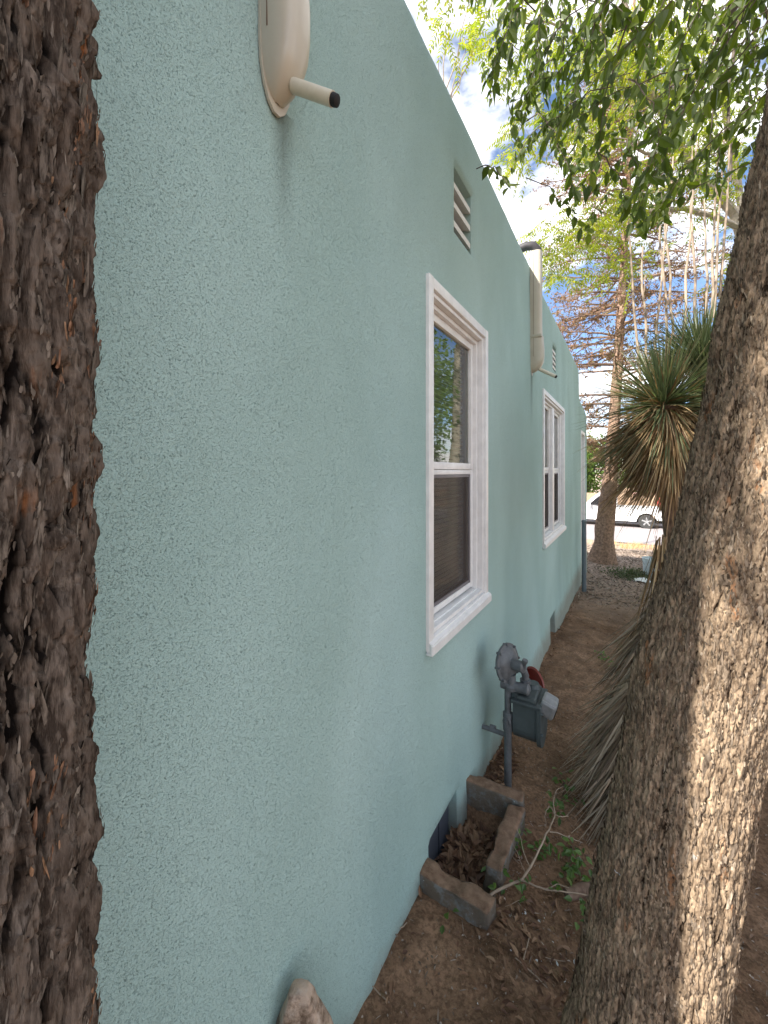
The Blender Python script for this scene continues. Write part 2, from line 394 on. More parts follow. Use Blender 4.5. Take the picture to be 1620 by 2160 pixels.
# glass: see-through with real reflections
def glass(name, tint, refl=1.0):
    m, t, b, o = new_mat(name)
    tr = N(t, 'ShaderNodeBsdfTransparent'); tr.inputs[0].default_value = tint+(1,)
    gl = N(t, 'ShaderNodeBsdfGlossy', i_Roughness=.01); fr = N(t, 'ShaderNodeFresnel', i_IOR=1.75)
    ms = N(t, 'ShaderNodeMixShader'); t.links.new(math_(t, 'MULTIPLY', fr.outputs[0], refl), ms.inputs[0])
    t.links.new(tr.outputs[0], ms.inputs[1]); t.links.new(gl.outputs[0], ms.inputs[2]); t.links.new(ms.outputs[0], o.inputs[0]); return m
M_GLASS = glass('window_glass', (.86, .9, .84), 1.3); M_CARG = glass('car_glass', (.25, .27, .28), 1.2)
M_SCREEN, t, b, o = new_mat('insect_screen')
tr = N(t, 'ShaderNodeBsdfTransparent'); df = N(t, 'ShaderNodeBsdfDiffuse'); df.inputs[0].default_value = (.10, .085, .08, 1)
ms = N(t, 'ShaderNodeMixShader', i_Fac=.55); t.links.new(tr.outputs[0], ms.inputs[1]); t.links.new(df.outputs[0], ms.inputs[2]); t.links.new(ms.outputs[0], o.inputs[0])

# ------------------------------------------------------------ ground, road
def axis(segs):
    a = []
    for s0, s1, st in segs: a += list(np.arange(s0, s1-1e-9, st))
    return np.array(a+[segs[-1][1]])
gx = axis([(-600, -100, 100), (-100, -20, 16), (-20, -4, 2), (-4, -.1, .5), (-.1, 1.6, .012), (1.6, 4, .05), (4, 12, .3), (12, 100, 8), (100, 600, 100)])
gy = axis([(-300, -40, 52), (-40, -4, 4), (-4, .6, .3), (.6, 3.2, .012), (3.2, 8, .03), (8, 20, .1), (20, 60, 2), (60, 300, 40), (300, 1500, 300)])
X, Y = np.meshgrid(gx, gy, indexing='ij'); Zg = ground_z(X.ravel(), Y.ravel())
V = np.stack([X.ravel(), Y.ravel(), Zg], 1); a, bb = len(gx), len(gy)
ii = (np.arange(a-1)[:, None]*bb+np.arange(bb-1)[None, :]).ravel(); F = np.stack([ii, ii+bb, ii+bb+1, ii+1], 1)
tag(ob('ground', V, F, M_SOIL, smooth=True, loc=(0, 0, 0)), kind='structure')
rx = np.linspace(-120, 120, 61); ry = np.linspace(18.4, 25.9, 5)
X, Y = np.meshgrid(rx, ry, indexing='ij'); V = np.stack([X.ravel(), Y.ravel(), -1.215+.03*np.cos((Y.ravel()-22.2)/3.8)-.02], 1)
ii = (np.arange(60)[:, None]*5+np.arange(4)[None, :]).ravel(); F = np.stack([ii, ii+5, ii+6, ii+1], 1)
tag(ob('road', V, F, M_ROAD, smooth=True, loc=(0, 0, 0)), kind='structure')
mb = MB()
for k in range(-20, 20): mb.box((k*3+.006, 25.9, -1.4), (k*3+2.994, 26.05, -1.09), .015)
tag(mb.build('kerb', simple('kerb_concrete', (.4, .38, .35), .9), loc=(0, 26, -1.2)), kind='structure')

# ------------------------------------------------------------ house
house = empty('stucco_house', (0, 4, 0), 'long single-storey house wall in pale teal stucco with flat roof, white windows and vents', 'house')
W1 = (1.50, 2.265, .915, 2.475); W2 = (4.16, 5.66, .915, 2.475)      # y0,y1,z0,z1 rough openings
V1 = (1.80, 2.06, 2.86, 3.19); V2 = (4.78, 5.08, 2.86, 3.15)
FV = (1.50, 1.83, -.30, .065); FV2 = (4.56, 4.93, -.40, .02); PO = (8.0, 8.75, -.6, 2.42)
OPN = [W1, W2, V1, V2, FV, FV2, PO]
Y0, Y1 = -.30, 9.25
def cuts(lo, hi, step, idx):
    a = list(np.arange(lo, hi, step))+[hi]
    for op in OPN:
        for e in (op[idx], op[idx+1]):
            sgn = 1 if e == op[idx] else -1
            a = [q for q in a if abs(q-e) > .022 or q in (lo, hi)]
            a += [e, e-sgn*.018]
    return np.array(sorted(set(np.round(a, 5))))
yc = cuts(Y0+.1, Y1-.1, .06, 0); zc = cuts(-.9, 3.44, .06, 2)
# plan path: (x, y, inward normal)
path = [(-6.5, Y0, 0, 1, 0), (-3, Y0, 0, 1, 0), (-.1, Y0, 0, 1, 0)]
for g in (22, 45, 68): path.append((-.1+.1*math.sin(R(g)), Y0+.1-.1*math.cos(R(g)), -math.sin(R(g)), math.cos(R(g)), 0))
for y in yc: path.append((0, y, -1, 0, 1))
for g in (22, 45, 68): path.append((-.1+.1*math.cos(R(g)), Y1-.1+.1*math.sin(R(g)), -math.cos(R(g)), -math.sin(R(g)), 0))
path += [(-.1, Y1, 0, -1, 0), (-3, Y1, 0, -1, 0), (-6.5, Y1, 0, -1, 0)]
path = np.array(path)
prof = [(0, z) for z in zc]+[(.12-.12*math.cos(R(g)), 3.44+.12*math.sin(R(g))) for g in (15, 30, 45, 60, 75, 90)]+[(.28, 3.56), (.32, 3.5), (.32, 3.1)]
prof = np.array(prof); nz_ = len(zc)
def topz(y): return np.interp(y, [-9, 7.64, 7.70, 7.78, 8.4, 9.0, 9.25], [3.56, 3.56, 3.10, 3.02, 2.97, 2.90, 2.80])
V = []; A, B = len(path), len(prof)
for (x, y, nx, ny, fr) in path:
    tz = topz(y)
    for (oo, z) in prof:
        zz = z if z < 2.5 else 2.5+(z-2.5)*(tz-2.5)/(1.06)
        V.append([x+nx*oo, y+ny*oo, zz])
V = np.array(V)
fr = np.repeat(path[:, 4], B)
wob = fbm(V*[.9, .9, .5], 3, 21)*.016+fbm(V*[2.2, 2.2, 1.4], 2, 24)*.002+fbm(V*[4, 4, 4], 2, 22)*.0025
for op in OPN:
    dy = np.maximum(np.maximum(op[0]-V[:, 1], V[:, 1]-op[1]), 0); dz = np.maximum(np.maximum(op[2]-V[:, 2], V[:, 2]-op[3]), 0)
    dd = np.hypot(dy, dz); wob = np.where(dd < .3, wob*dd/.3, wob)
    if op in (V1, V2, PO, FV, FV2): wob = wob-.012*np.clip(1-dd/.017, 0, 1)
V[:, 0] += np.where(fr > 0, wob, 0)
# the stucco flares a little at its foot, and curls unevenly
V[:, 0] += np.where(fr > 0, .012*np.clip((.25-V[:, 2])/.4, 0, 1), 0)
F = []
for i in range(A-1):
    for k in range(B-1):
        c = (V[i*B+k]+V[(i+1)*B+k+1])/2
        if path[i, 4] and path[i+1, 4] and k < nz_-1 and any(op[0] < c[1] < op[1] and op[2] < c[2] < op[3] for op in OPN): continue
        F.append((i*B+k, (i+1)*B+k, (i+1)*B+k+1, i*B+k+1))
wall = ob('wall', V, F, M_STUCCO, house, smooth=True)
bm = bmesh.new(); bm.from_mesh(wall.data)
hy = 4.0
ed = []
for e in bm.edges:
    if len(e.link_faces) != 1: continue
    c = (e.verts[0].co+e.verts[1].co)/2; y = c.y+hy; z = c.z
    if any(op[0]-.02 < y < op[1]+.02 and op[2]-.02 < z < op[3]+.02 for op in OPN): ed.append(e)
r = bmesh.ops.extrude_edge_only(bm, edges=ed)
for q in r['geom']:
    if isinstance(q, bmesh.types.BMVert): q.co.x = -.16
bmesh.ops.recalc_face_normals(bm, faces=bm.faces[:])
bm.to_mesh(wall.data); bm.free()
wall.data.polygons.foreach_set('use_smooth', [True]*len(wall.data.polygons))
try: wall.data.set_sharp_from_angle(angle=R(50))
except Exception: pass
# roof slabs, back wall, floor and room linings keep the inside dark
mb = MB(); mb.box((-6.4, Y0+.3, 3.12), (-.31, 7.6, 3.16)); mb.box((-6.4, 7.62, 2.50), (-.31, Y1-.3, 2.54)); mb.build('roof', M_GRAVEL, house)
mb = MB(); mb.box((-6.52, Y0, -.9), (-6.42, Y1, 3.5)); mb.build('rear_wall', M_STUCCO, house)
mb = MB(); mb.box((-6.4, Y0+.05, .3), (-.17, 7.6, .34)); mb.box((-6.4, Y0+.05, 2.70), (-.17, 7.6, 2.74)); mb.box((-2.6, Y0+.1, .34), (-2.55, 7.6, 2.7)); mb.box((-2.5, 3.3, .34), (-.17, 3.36, 2.7)); mb.build('room_lining', M_ROOM, house)

def frame_ring(mb, y0, y1, z0, z1, wd, xa, xb, bev=.004, wb=None, wt=None):
    wb = wd if wb is None else wb; wt = wd if wt is None else wt
    mb.box((xa, y0, z0), (xb, y0+wd, z1), bev); mb.box((xa, y1-wd, z0), (xb, y1, z1), bev)
    mb.box((xa, y0+wd+.0005, z1-wt), (xb-.002, y1-wd-.0005, z1), bev); mb.box((xa, y0+wd+.0005, z0), (xb-.002, y1-wd-.0005, z0+wb), bev)
def make_window(y0, y1, z0, z1, units, lab):
    rt = empty('window', (0, (y0+y1)/2, z0), lab, 'window')
    del rt['label'], rt['category']; rt.parent = house; rt.location = Vector((0, (y0+y1)/2, z0))-Vector(house.location)
    rt['label'] = lab
    mb = MB(); frame_ring(mb, y0-.028, y1+.028, z0-.02, z1+.028, .048, -.03, .016, .005)
    frame_ring(mb, y0+.021, y1-.021, z0+.03, z1-.021, .020, -.06, .002, .004)
    frame_ring(mb, y0+.042, y1-.042, z0+.035, z1-.042, .022, -.10, -.028, .003)
    mb.build('frame', M_WHITE, rt, True)
    # sloping sill, thick with old paint
    V = [(-.09, y0+.02, z0+.062), (.012, y0-.03, z0+.022), (.034, y0-.032, z0+.012), (.034, y0-.032, z0-.034), (.0, y0-.03, z0-.036), (-.09, y0+.02, z0-.01)]
    V2_ = [(x, y1-.02 if k in (0, 5) else y1+.035, z) for k, (x, y, z) in enumerate(V)]
    F = [tuple(range(6)), tuple(range(11, 5, -1))]+[(k, k+6, (k+1) % 6+6, (k+1) % 6) for k in range(6)]
    mb = MB(); mb.add(V+V2_, F); s_ = mb.build('sill', M_WHITE, rt)
    bm = bmesh.new(); bm.from_mesh(s_.data); bmesh.ops.recalc_face_normals(bm, faces=bm.faces[:]); bmesh.ops.bevel(bm, geom=bm.edges[:], offset=.005, segments=2, affect='EDGES'); bm.to_mesh(s_.data); bm.free()
    a0, a1 = y0+.064, y1-.064; zb, zt = z0+.068, z1-.064; zm = z0+(z1-z0)*.485
    uw = (a1-a0-(units-1)*.11)/units
    for u in range(units):
        u0 = a0+u*(uw+.11); u1 = u0+uw
        if u: MB().box((-.10, u0-.1095, zb-.03), (-.012, u0-.0005, zt+.002), .006).build('mullion', M_WHITE, rt, True)
        mb = MB(); frame_ring(mb, u0+.001, u1-.001, zm, zt-.001, .034, -.082, -.048, .003, .036, .036); mb.build('upper_sash', M_WHITE, rt, True)
        mb = MB(); frame_ring(mb, u0+.001, u1-.001, zb+.001, zm-.002, .030, -.084, -.050, .003, .030, .024); mb.build('lower_sash', M_WHITE, rt, True)
        pn = ob('pane', [(-.066, u0+.03, zm+.03), (-.066, u1-.03, zm+.03), (-.066, u1-.03, zt-.03), (-.066, u0+.03, zt-.03)], [(0, 1, 2, 3)], M_GLASS, rt)
        ob('pane', [(-.074, u0+.025, zb+.025), (-.074, u1-.025, zb+.025), (-.074, u1-.025, zm-.02), (-.074, u0+.025, zm-.02)], [(0, 1, 2, 3)], M_GLASS, rt)
        mb = MB(); frame_ring(mb, u0+.031, u1-.031, zb+.031, zm-.027, .016, -.066, -.054, .002); mb.build('screen_frame', M_SCREEN_FRAME, rt, True)
        ob('insect_screen', [(-.060, u0+.045, zb+.045), (-.060, u1-.045, zb+.045), (-.060, u1-.045, zm-.04), (-.060, u0+.045, zm-.04)], [(0, 1, 2, 3)], M_SCREEN, rt)
        mb = MB(); nsl = 58
        for k in range(nsl):
            z = zb+.02+(zt-zb-.03)*k/(nsl-1); dx = .004*math.sin(k*1.7)
            mb.add([(-.118, u0+.01, z-.010), (-.118, u1-.01, z-.010), (-.108+dx*.3, u1-.01, z), (-.108+dx*.3, u0+.01, z), (-.116, u1-.01, z+.012), (-.116, u0+.01, z+.012)], [(0, 1, 2, 3), (3, 2, 4, 5)])
        mb.build('blind', M_BLIND, rt)
    return rt
make_window(*W1, 1, 'near single window, reflections in the upper pane, dark screen below')
make_window(*W2, 2, 'far double window with a wide white mullion')

def make_vent(y0, y1, z0, z1, n):
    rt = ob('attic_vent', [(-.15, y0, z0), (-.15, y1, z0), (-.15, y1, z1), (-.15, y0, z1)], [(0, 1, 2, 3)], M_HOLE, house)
    mb = MB(); frame_ring(mb, y0+.0015, y1-.0015, z0+.0015, z1-.0015, .018, -.12, -.066, .002); mb.build('vent_frame', M_VENTBACK, rt)
    for k in range(n):
        z = z0+.03+(z1-z0-.04)*(k+.3)/n
        V = [(-.085, z+.030), (-.014, z+.006), (-.014, z-.024), (-.085, z+.004)]
        Vv = [(x, y0+.003, zz) for x, zz in V]+[(x, y1-.003, zz) for x, zz in V]
        ob('slat', Vv, [(3, 2, 1, 0), (4, 5, 6, 7), (0, 1, 5, 4), (1, 2, 6, 5), (2, 3, 7, 6), (3, 0, 4, 7)], M_LOUVER, rt)
    return rt
make_vent(*V1, 3); make_vent(*V2, 4)
# crawl-space vents
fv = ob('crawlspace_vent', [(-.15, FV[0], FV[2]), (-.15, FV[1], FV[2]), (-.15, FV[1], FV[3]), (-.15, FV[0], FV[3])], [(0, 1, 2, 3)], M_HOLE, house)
for k in range(5):
    y = FV[0]+.01+k*.064
    MB().box((-.06, y, FV[2]), (-.045+.004*(k % 2), y+.058, FV[3]), .002).build('slat', M_SLAT, fv)
fv2 = MB().box((-.16, FV2[0], FV2[2]), (-.09, FV2[1], FV2[3])).build('crawlspace_vent', M_METER, house)
# side doorway in the far low wing
dr = MB().box((-.15, PO[0]+.01, PO[2]), (-.11, PO[1]-.01, PO[3]), .0).build('door', simple('door_grey', (.35, .38, .36), .6), house)
mb = MB(); frame_ring(mb, PO[0]-.02, PO[1]+.02, PO[2], PO[3]+.02, .06, -.108, .006, .004); mb.build('frame', M_WHITE, dr, True)
mb = MB(); mb.lathe((-.105, PO[1]-.11, .6), (1, 0, 0), [(0, .012), (.03, .012), (.032, .027), (.055, .027), (.06, .015)], 12); mb.build('handle', M_ALU, dr, True)

# ------------------------------------------------------------ downspouts
def downspout(yc, ztop, zbot, lab, wy, dx, hook, tipdy, plen):
    rt = empty('downspout', (0, yc, zbot), lab, 'downspout', None)
    # D-shaped cover: sweep of a rounded section, its foot curving back to the wall
    def sect(z, sc, dep, n=22):
        pts = []
        for k in range(n+1):
            g = math.pi*k/n; e = .62
            cx = dep*abs(math.sin(g))**e; cy = -wy/2*sc*(1 if math.cos(g) >= 0 else -1)*abs(math.cos(g))**e
            pts.append((.004+cx, yc+cy, z))
        return pts
    rows = []; H_ = zbot+.30
    zs = [(ztop, 1, dx*.82), (H_+.12, 1, dx*.82)] if ztop > H_+.2 else [(ztop, 1, dx)]
    zs += [(H_, 1, dx*.84), (H_-.012, 1.02, dx*.92), (H_-.10, 1.03, dx*1.0), (H_-.17, 1.0, dx*1.0), (H_-.215, .95, dx*.94), (H_-.25, .84, dx*.78), (H_-.275, .66, dx*.55), (H_-.293, .40, dx*.28), (H_-.30, .15, dx*.08)]
    for z, s_, dp in zs: rows += sect(z, s_, dp)
    n = 23; F = []
    for i in range(len(zs)-1):
        for k in range(n-1): F.append((i*n+k, (i+1)*n+k, (i+1)*n+k+1, i*n+k+1))
    F.append(tuple(range(n)))
    cov = ob('cover', rows, F, M_CREAM, rt, True)
    bm = bmesh.new(); bm.from_mesh(cov.data); bmesh.ops.recalc_face_normals(bm, faces=bm.faces[:]); bm.to_mesh(cov.data); bm.free()
    try: cov.data.set_sharp_from_angle(angle=R(40))
    except Exception: pass
    # thin flange against the stucco
    mb = MB(); V = []
    m_ = 20
    fl = [(-wy*.52, ztop), (-wy*.52, zbot+.12)]+[(-wy*.52*math.cos(R(g)), zbot+.12-.145*math.sin(R(g))) for g in (20, 40, 60, 80, 100, 120, 140, 160)]+[(wy*.52, zbot+.12), (wy*.52, ztop)]
    V = [(.001, yc+a_, z) for a_, z in fl]+[(.008, yc+a_, z) for a_, z in fl]; q = len(fl)
    mb.add(V, [tuple(range(q, 2*q))]+[(k, (k+1) % q, (k+1) % q+q, k+q) for k in range(q)]); mb.build('flange', M_CREAM, rt)
    if ztop > H_+.2:
        MB().box((.004, yc-wy/2-.004, H_-.006), (dx*.84+.008, yc+wy/2+.004, H_+.022), .006).build('joint_band', M_CREAM, rt, True)
    # seam line of the cover
    MB().box((.028, yc-wy/2-.002, zbot+.13), (.030, yc-wy/2+.004, ztop)).build('seam', simple('seam_brown', (.16, .10, .06), .8), rt)
    # outlet pipe
    p0 = np.array([dx*.60, yc+.01, zbot+.030]); p1 = p0+np.array([plen, tipdy, -.60*plen]); r_ = .0155
    mb = MB(); mb.tube([p0, p0*.5+p1*.5, p1], r_, 20); pp = mb.build('outlet_pipe', M_PIPEW, rt, True)
    dv = (p1-p0)/np.linalg.norm(p1-p0)
    mb = MB(); mb.lathe(p1+dv*.0002, dv, [(-.004, r_*.84), (.004, r_*.86), (.013, r_*.8), (.016, r_*.5)], 14); mb.build('foam_plug', M_BLACK, pp, True)
    if hook:
        hs = [(.055, yc+.02, ztop-.05), (.05, yc+.0, ztop+.02), (.02, yc-.02, ztop+.06), (-.04, yc-.03, ztop+.07), (-.13, yc-.04, ztop+.05), (-.22, yc-.04, ztop+.01), (-.36, yc-.04, ztop-.10), (-.42, yc-.04, ztop-.35)]
        MB().tube(hs, .038, 12).build('insulated_hose', simple('hose_dark', (.045, .04, .045), .6, bmp=.6, bsc=60), rt, True)
    return rt
downspout(.645, 3.40, 2.545, 'cream pipe cover close to the camera at the top, short outlet plugged with black foam', .098, .088, False, .03, .094)
downspout(3.60, 3.60, 2.54, 'tall cream pipe cover farther along the wall, with dark hose hooked over the roof edge', .115, .105, True, .02, .13)

# ------------------------------------------------------------ gas meter
mx_, my_ = .165, 2.16
gm = empty('gas_meter', (mx_, my_, gz(mx_, my_)), 'grey gas meter with round regulator on a riser pipe beside the teal wall', 'gas meter')
mb = MB(); mb.lathe((mx_, my_, gz(mx_, my_)-.1), (0, 0, 1), [(0, .020), (.42, .020), (.42, .026), (.47, .027), (.475, .021), (.49, .021), (.49, .027), (.515, .027), (.52, .018), (.72, .018), (.72, .025), (.75, .025)], 18); mb.build('riser_pipe', M_GREY, gm, True)
zv = gz(mx_, my_)+.375
mb = MB(); mb.lathe((mx_, my_-.028, zv), (0, 1, 0), [(0, .018), (.006, .024), (.05, .024), (.056, .018)], 12); mb.box((mx_-.008, my_-.045, zv-.022), (mx_+.008, my_-.028, zv+.022), .003); mb.build('shutoff_valve', M_GREY, gm, True)
ax = np.array([.95, -.30, .12]); ax /= np.linalg.norm(ax)
rc = P(1071, 1398, 2.13)
mb = MB(); mb.lathe(rc-ax*.03, ax, [(0, .045), (.008, .085), (.02, .092), (.022, .104), (.034, .104), (.036, .088), (.05, .075), (.062, .045), (.064, .030), (.125, .030), (.127, .026), (.13, .020)], 32)
for k in range(8):
    g = 2*math.pi*k/8; u = np.cross(ax, [0, 0, 1]); u /= np.linalg.norm(u); vv = np.cross(ax, u)
    q = rc+ (u*math.cos(g)+vv*math.sin(g))*.097; mb.lathe(q-ax*.016, ax, [(0, .007), (.03, .007)], 6)
mb.build('regulator', M_GREY, gm, True)
mb = MB(); mb.lathe(rc+ax*.095+[0, 0, .0], (0.25, -.1, 1), [(-.01, .010), (.03, .012), (.034, .015), (.045, .015)], 12); mb.build('vent_cap', M_GREY, gm, True)
zb_ = rc[2]-.125
mb = MB(); mb.lathe((mx_-.005, my_, zb_+.01), (1, 0, .0), [(-.03, .02), (-.03, .028), (.0, .030), (.03, .026), (.09, .026), (.11, .03), (.12, .02)], 16)
mb.lathe((rc[0]+.02, my_, zb_-.01), (0, 0, 1), [(0, .034), (.02, .036), (.03, .026), (.08, .024)], 16)
mb.tube([(rc[0]+.085, my_+.05, zb_-.02), (rc[0]+.085, my_+.05, zb_+.06), (rc[0]+.075, my_+.04, zb_+.095), (rc[0]+.04, my_+.02, zb_+.115)], .020, 14)
mb.lathe((rc[0]+.085, my_+.05, zb_-.02), (0, 0, 1), [(0, .030), (.018, .030), (.02, .024), (.04, .024), (.041, .029), (.058, .029)], 8)
mb.build('pipe_fittings', M_GREY, gm, True)
bx0, by0 = mx_+.03, my_-.02
def rounded_body(mb, x0, x1, y0, y1, z0, z1, n=10, taper=.12):
    # vertical section round-bottomed, extruded along x
    pts = [(y0, z1), (y0, z0+(z1-z0)*.35)]
    for k in range(n+1):
        g = math.pi*k/n; pts.append(((y0+y1)/2-(y1-y0)/2*math.cos(g), z0+(z1-z0)*.35*(1-math.sin(g))))
    pts += [(y1, z1)]
    q = len(pts); V = [(x0, y, z) for y, z in pts]+[(x1, y, z) for y, z in pts]
    mb.add(V, [tuple(range(q))[::-1], tuple(range(q, 2*q))]+[(k, (k+1) % q, (k+1) % q+q, k+q) for k in range(q)])
zt_ = zb_-.015
mb = MB(); rounded_body(mb, bx0, bx0+.125, by0, by0+.19, zt_-.27, zt_-.05); mb.build('meter_body', M_METER, gm, False)
mb = MB(); rounded_body(mb, bx0+.125, bx0+.145, by0-.012, by0+.202, zt_-.285, zt_-.045); mb.box((bx0-.01, by0-.012, zt_-.055), (bx0+.147, by0+.202, zt_-.035), .006)
mb.lathe((bx0+.01, by0+.05, zt_-.04), (0, 0, 1), [(0, .04), (.03, .038), (.035, .03), (.05, .03)], 16); mb.lathe((bx0+.08, by0+.14, zt_-.04), (0, 0, 1), [(0, .04), (.03, .038), (.05, .03)], 16)
mb.box((bx0+.02, by0+.0, zt_-.04), (bx0+.12, by0+.18, zt_-.01), .012)
for k in range(4): mb.lathe((bx0+.145, by0-.002+(k % 2)*.195, zt_-.07-.11*(k//2)), (1, 0, 0), [(0, .008), (.012, .008)], 6)
mb.build('meter_cover', M_METER, gm, False)
ic = np.array([bx0+.175, by0+.07, zt_-.055])
def rotM(q):
    a = R(-18); p_ = q-ic; return ic+np.array([p_[0]*math.cos(a)-p_[2]*math.sin(a), p_[1], p_[0]*math.sin(a)+p_[2]*math.cos(a)])
mb = MB(); mb.box(tuple(ic-[.045, .055, .042]), tuple(ic+[.035, .055, .042]), .016, rotM); mb.build('index_box', M_ALU, gm, False)
mb = MB(); mb.box(tuple(ic+[.0352, -.04, -.025]), tuple(ic+[.038, .04, .025]), .001, rotM); mb.build('index_window', M_CARG, gm)
# small wall-side stub
mb = MB(); mb.tube([(-.01, my_+.02, zv-.10), (mx_, my_+.005, zv-.09)], .013, 10); mb.lathe((.06, my_+.02, zv-.09), (1, 0, 0), [(0, .018), (.03, .018)], 8); mb.build('wall_stub', M_GREY, gm, True)
# red plastic lid behind the meter
pc = P(1124, 1470, 3.12); pc[2] = gz(pc[0], pc[1])
V = []; n = 28
for k in range(n):
    g = 2*math.pi*k/n
    V.append((math.cos(g)*.13, 0, math.sin(g)*.12+.10))
mb = MB(); tl = R(-12)
def lid(q): y = q[2]*math.sin(R(16))*1.0+q[1]; x = q[0]*.75; y2 = y+q[0]*-.5; return (pc[0]+x, pc[1]+y2, pc[2]+q[2]*math.cos(R(16)))
V1_ = [lid(q) for q in V]; V2_ = [lid((q[0]*.93, -.022, +.10+(q[2]-.10)*.93)) for q in V]; V3_ = [lid((q[0]*.88, -.006, +.10+(q[2]-.10)*.88)) for q in V]
mb.add(V1_+V2_+V3_, [tuple(range(n))]+[(k, (k+1) % n, (k+1) % n+n, k+n) for k in range(n)]+[(k+n, (k+1) % n+n, (k+1) % n+2*n, k+2*n) for k in range(n)]+[tuple(range(2*n, 3*n))[::-1]])
tag(mb.build('plastic_lid', M_RED, loc=tuple(pc)), 'round red plastic lid propped on the dirt behind the gas meter', 'lid')

# ------------------------------------------------------------ window-well curb, rock, log
def rough_block(name, corners, z0, z1, mat, parent=None, label=None, seed=0, amp=.006, res=.014):
    """block over a plan quadrilateral, subdivided and roughened"""
    c = np.array(corners, float); L1 = np.linalg.norm(c[1]-c[0]); L2 = np.linalg.norm(c[3]-c[0]); n1 = max(2, int(L1/res)); n2 = max(2, int(L2/res)); n3 = max(2, int((z1-z0)/res))
    bm = bmesh.new(); idx = {}
    def vert(i, j, k):
        if (i, j, k) not in idx:
            a, b_, g = i/n1, j/n2, k/n3; q = (c[0]*(1-a)+c[1]*a)*(1-b_)+(c[3]*(1-a)+c[2]*a)*b_
            idx[(i, j, k)] = bm.verts.new((q[0], q[1], z0+(z1-z0)*g))
        return idx[(i, j, k)]
    for i in range(n1):
        for j in range(n2):
            for k in (0, n3): bm.faces.new([vert(i, j, k), vert(i+1, j, k), vert(i+1, j+1, k), vert(i, j+1, k)])
    for i in range(n1):
        for k in range(n3):
            for j in (0, n2): bm.faces.new([vert(i, j, k), vert(i+1, j, k), vert(i+1, j, k+1), vert(i, j, k+1)])
    for j in range(n2):
        for k in range(n3):
            for i in (0, n1): bm.faces.new([vert(i, j, k), vert(i, j+1, k), vert(i, j+1, k+1), vert(i, j, k+1)])
    bmesh.ops.recalc_face_normals(bm, faces=bm.faces[:])
    for _ in range(1): bmesh.ops.smooth_vert(bm, verts=bm.verts[:], factor=.4, use_axis_x=True, use_axis_y=True, use_axis_z=True)
    V = np.array([v.co[:] for v in bm.verts]); bm.verts.index_update(); Nn = np.array([v.normal[:] for v in bm.verts])
    V = V+Nn*(fbm(V*14, 3, seed)*amp*1.5+fbm(V*50, 3, seed+3)*amp*.9-np.clip(fbm(V*9, 2, seed+5)-.35, 0, 1)*amp*6)[:, None]
    F = [[v.index for v in f.verts] for f in bm.faces]; bm.free()
    o_ = ob(name, V, F, mat, parent, True)
    if label: o_['label'] = label
    return o_
cb = empty('window_well_curb', (.15, 1.7, -.03), 'low dirty concrete curb boxing in the crawlspace vent at the foot of the wall', 'curb')
rough_block('curb_wall', [(.0, 1.395), (.285, 1.40), (.30, 1.475), (.0, 1.475)], -.25, .030, M_CONC, cb, 'near concrete block with blue paint smears on its face', 3)
rough_block('curb_wall', [(.215, 1.58), (.285, 1.585), (.30, 1.95), (.225, 1.93)], -.25, .022, M_CONC, cb, None, 4)
rough_block('curb_wall', [(.0, 1.93), (.29, 1.952), (.285, 2.02), (.0, 1.99)], -.25, .045, M_CONC, cb, None, 5)
# pointed rock at the very front
rp = P(622, 2070, .93); ft = P(635, 2300, .93)
gzr = gz(rp[0]+.02, rp[1])
V = []; F = []; nr, nc = 26, 40
for i in range(nr):
    tt = i/(nr-1); z = gzr-.1+(rp[2]-gzr+.1)*tt
    hw = .021+(1-tt)*.22; hd = .016+(1-tt)*.08
    for k in range(nc):
        g = 2*math.pi*k/nc; e = .35
        a_ = hw*(1 if math.cos(g) > 0 else -1)*abs(math.cos(g))**e; b_ = hd*(1 if math.sin(g) > 0 else -1)*abs(math.sin(g))**e
        V.append((rp[0]+.02+a_*CT-b_*ST, rp[1]+a_*ST+b_*CT, z))
for i in range(nr-1):
    for k in range(nc): F.append((i*nc+k, i*nc+(k+1) % nc, (i+1)*nc+(k+1) % nc, (i+1)*nc+k))
F.append(tuple((nr-1)*nc+k for k in range(nc)))
V = np.array(V); V += rv(len(V), .0)+np.stack([fbm(V*18, 3, 41), fbm(V*18, 3, 42), fbm(V*18, 3, 43)*.4], 1)*.009+np.stack([fbm(V*60, 3, 45), fbm(V*60, 3, 46), V[:, 0]*0], 1)*.003
tag(ob('rock', V, F, M_ROCK, smooth=True), 'brown flat-topped pointed rock standing at the foot of the teal wall', 'rock')
l0 = P(1195, 1868, 1.55); l1 = P(1290, 1868, 1.60)
l0[2] = gz(l0[0], l0[1])+.012; l1[2] = gz(l1[0], l1[1])+.015
tag(MB().tube([l0, l0*.6+l1*.4+[0, 0, .006], l1], [.020, .024, .022], 14).build('log', M_LOG, smooth=True), 'short cut log end lying on the dirt against the leaning trunk', 'log')
# grey post at the far corner of the house
pp = P(1232, 1250, 6.55); pz = gz(pp[0], pp[1])
mb = MB(); mb.tube([(pp[0], pp[1], pz-.3), (pp[0], pp[1], .80)], .036, 14); mb.lathe((pp[0], pp[1], .80), (0, 0, 1), [(0, .041), (.02, .041), (.035, .03)], 14)
tag(mb.build('metal_post', simple('post_grey', (.13, .16, .18), .5), smooth=True), 'dark grey metal post standing at the far end of the teal wall', 'post')

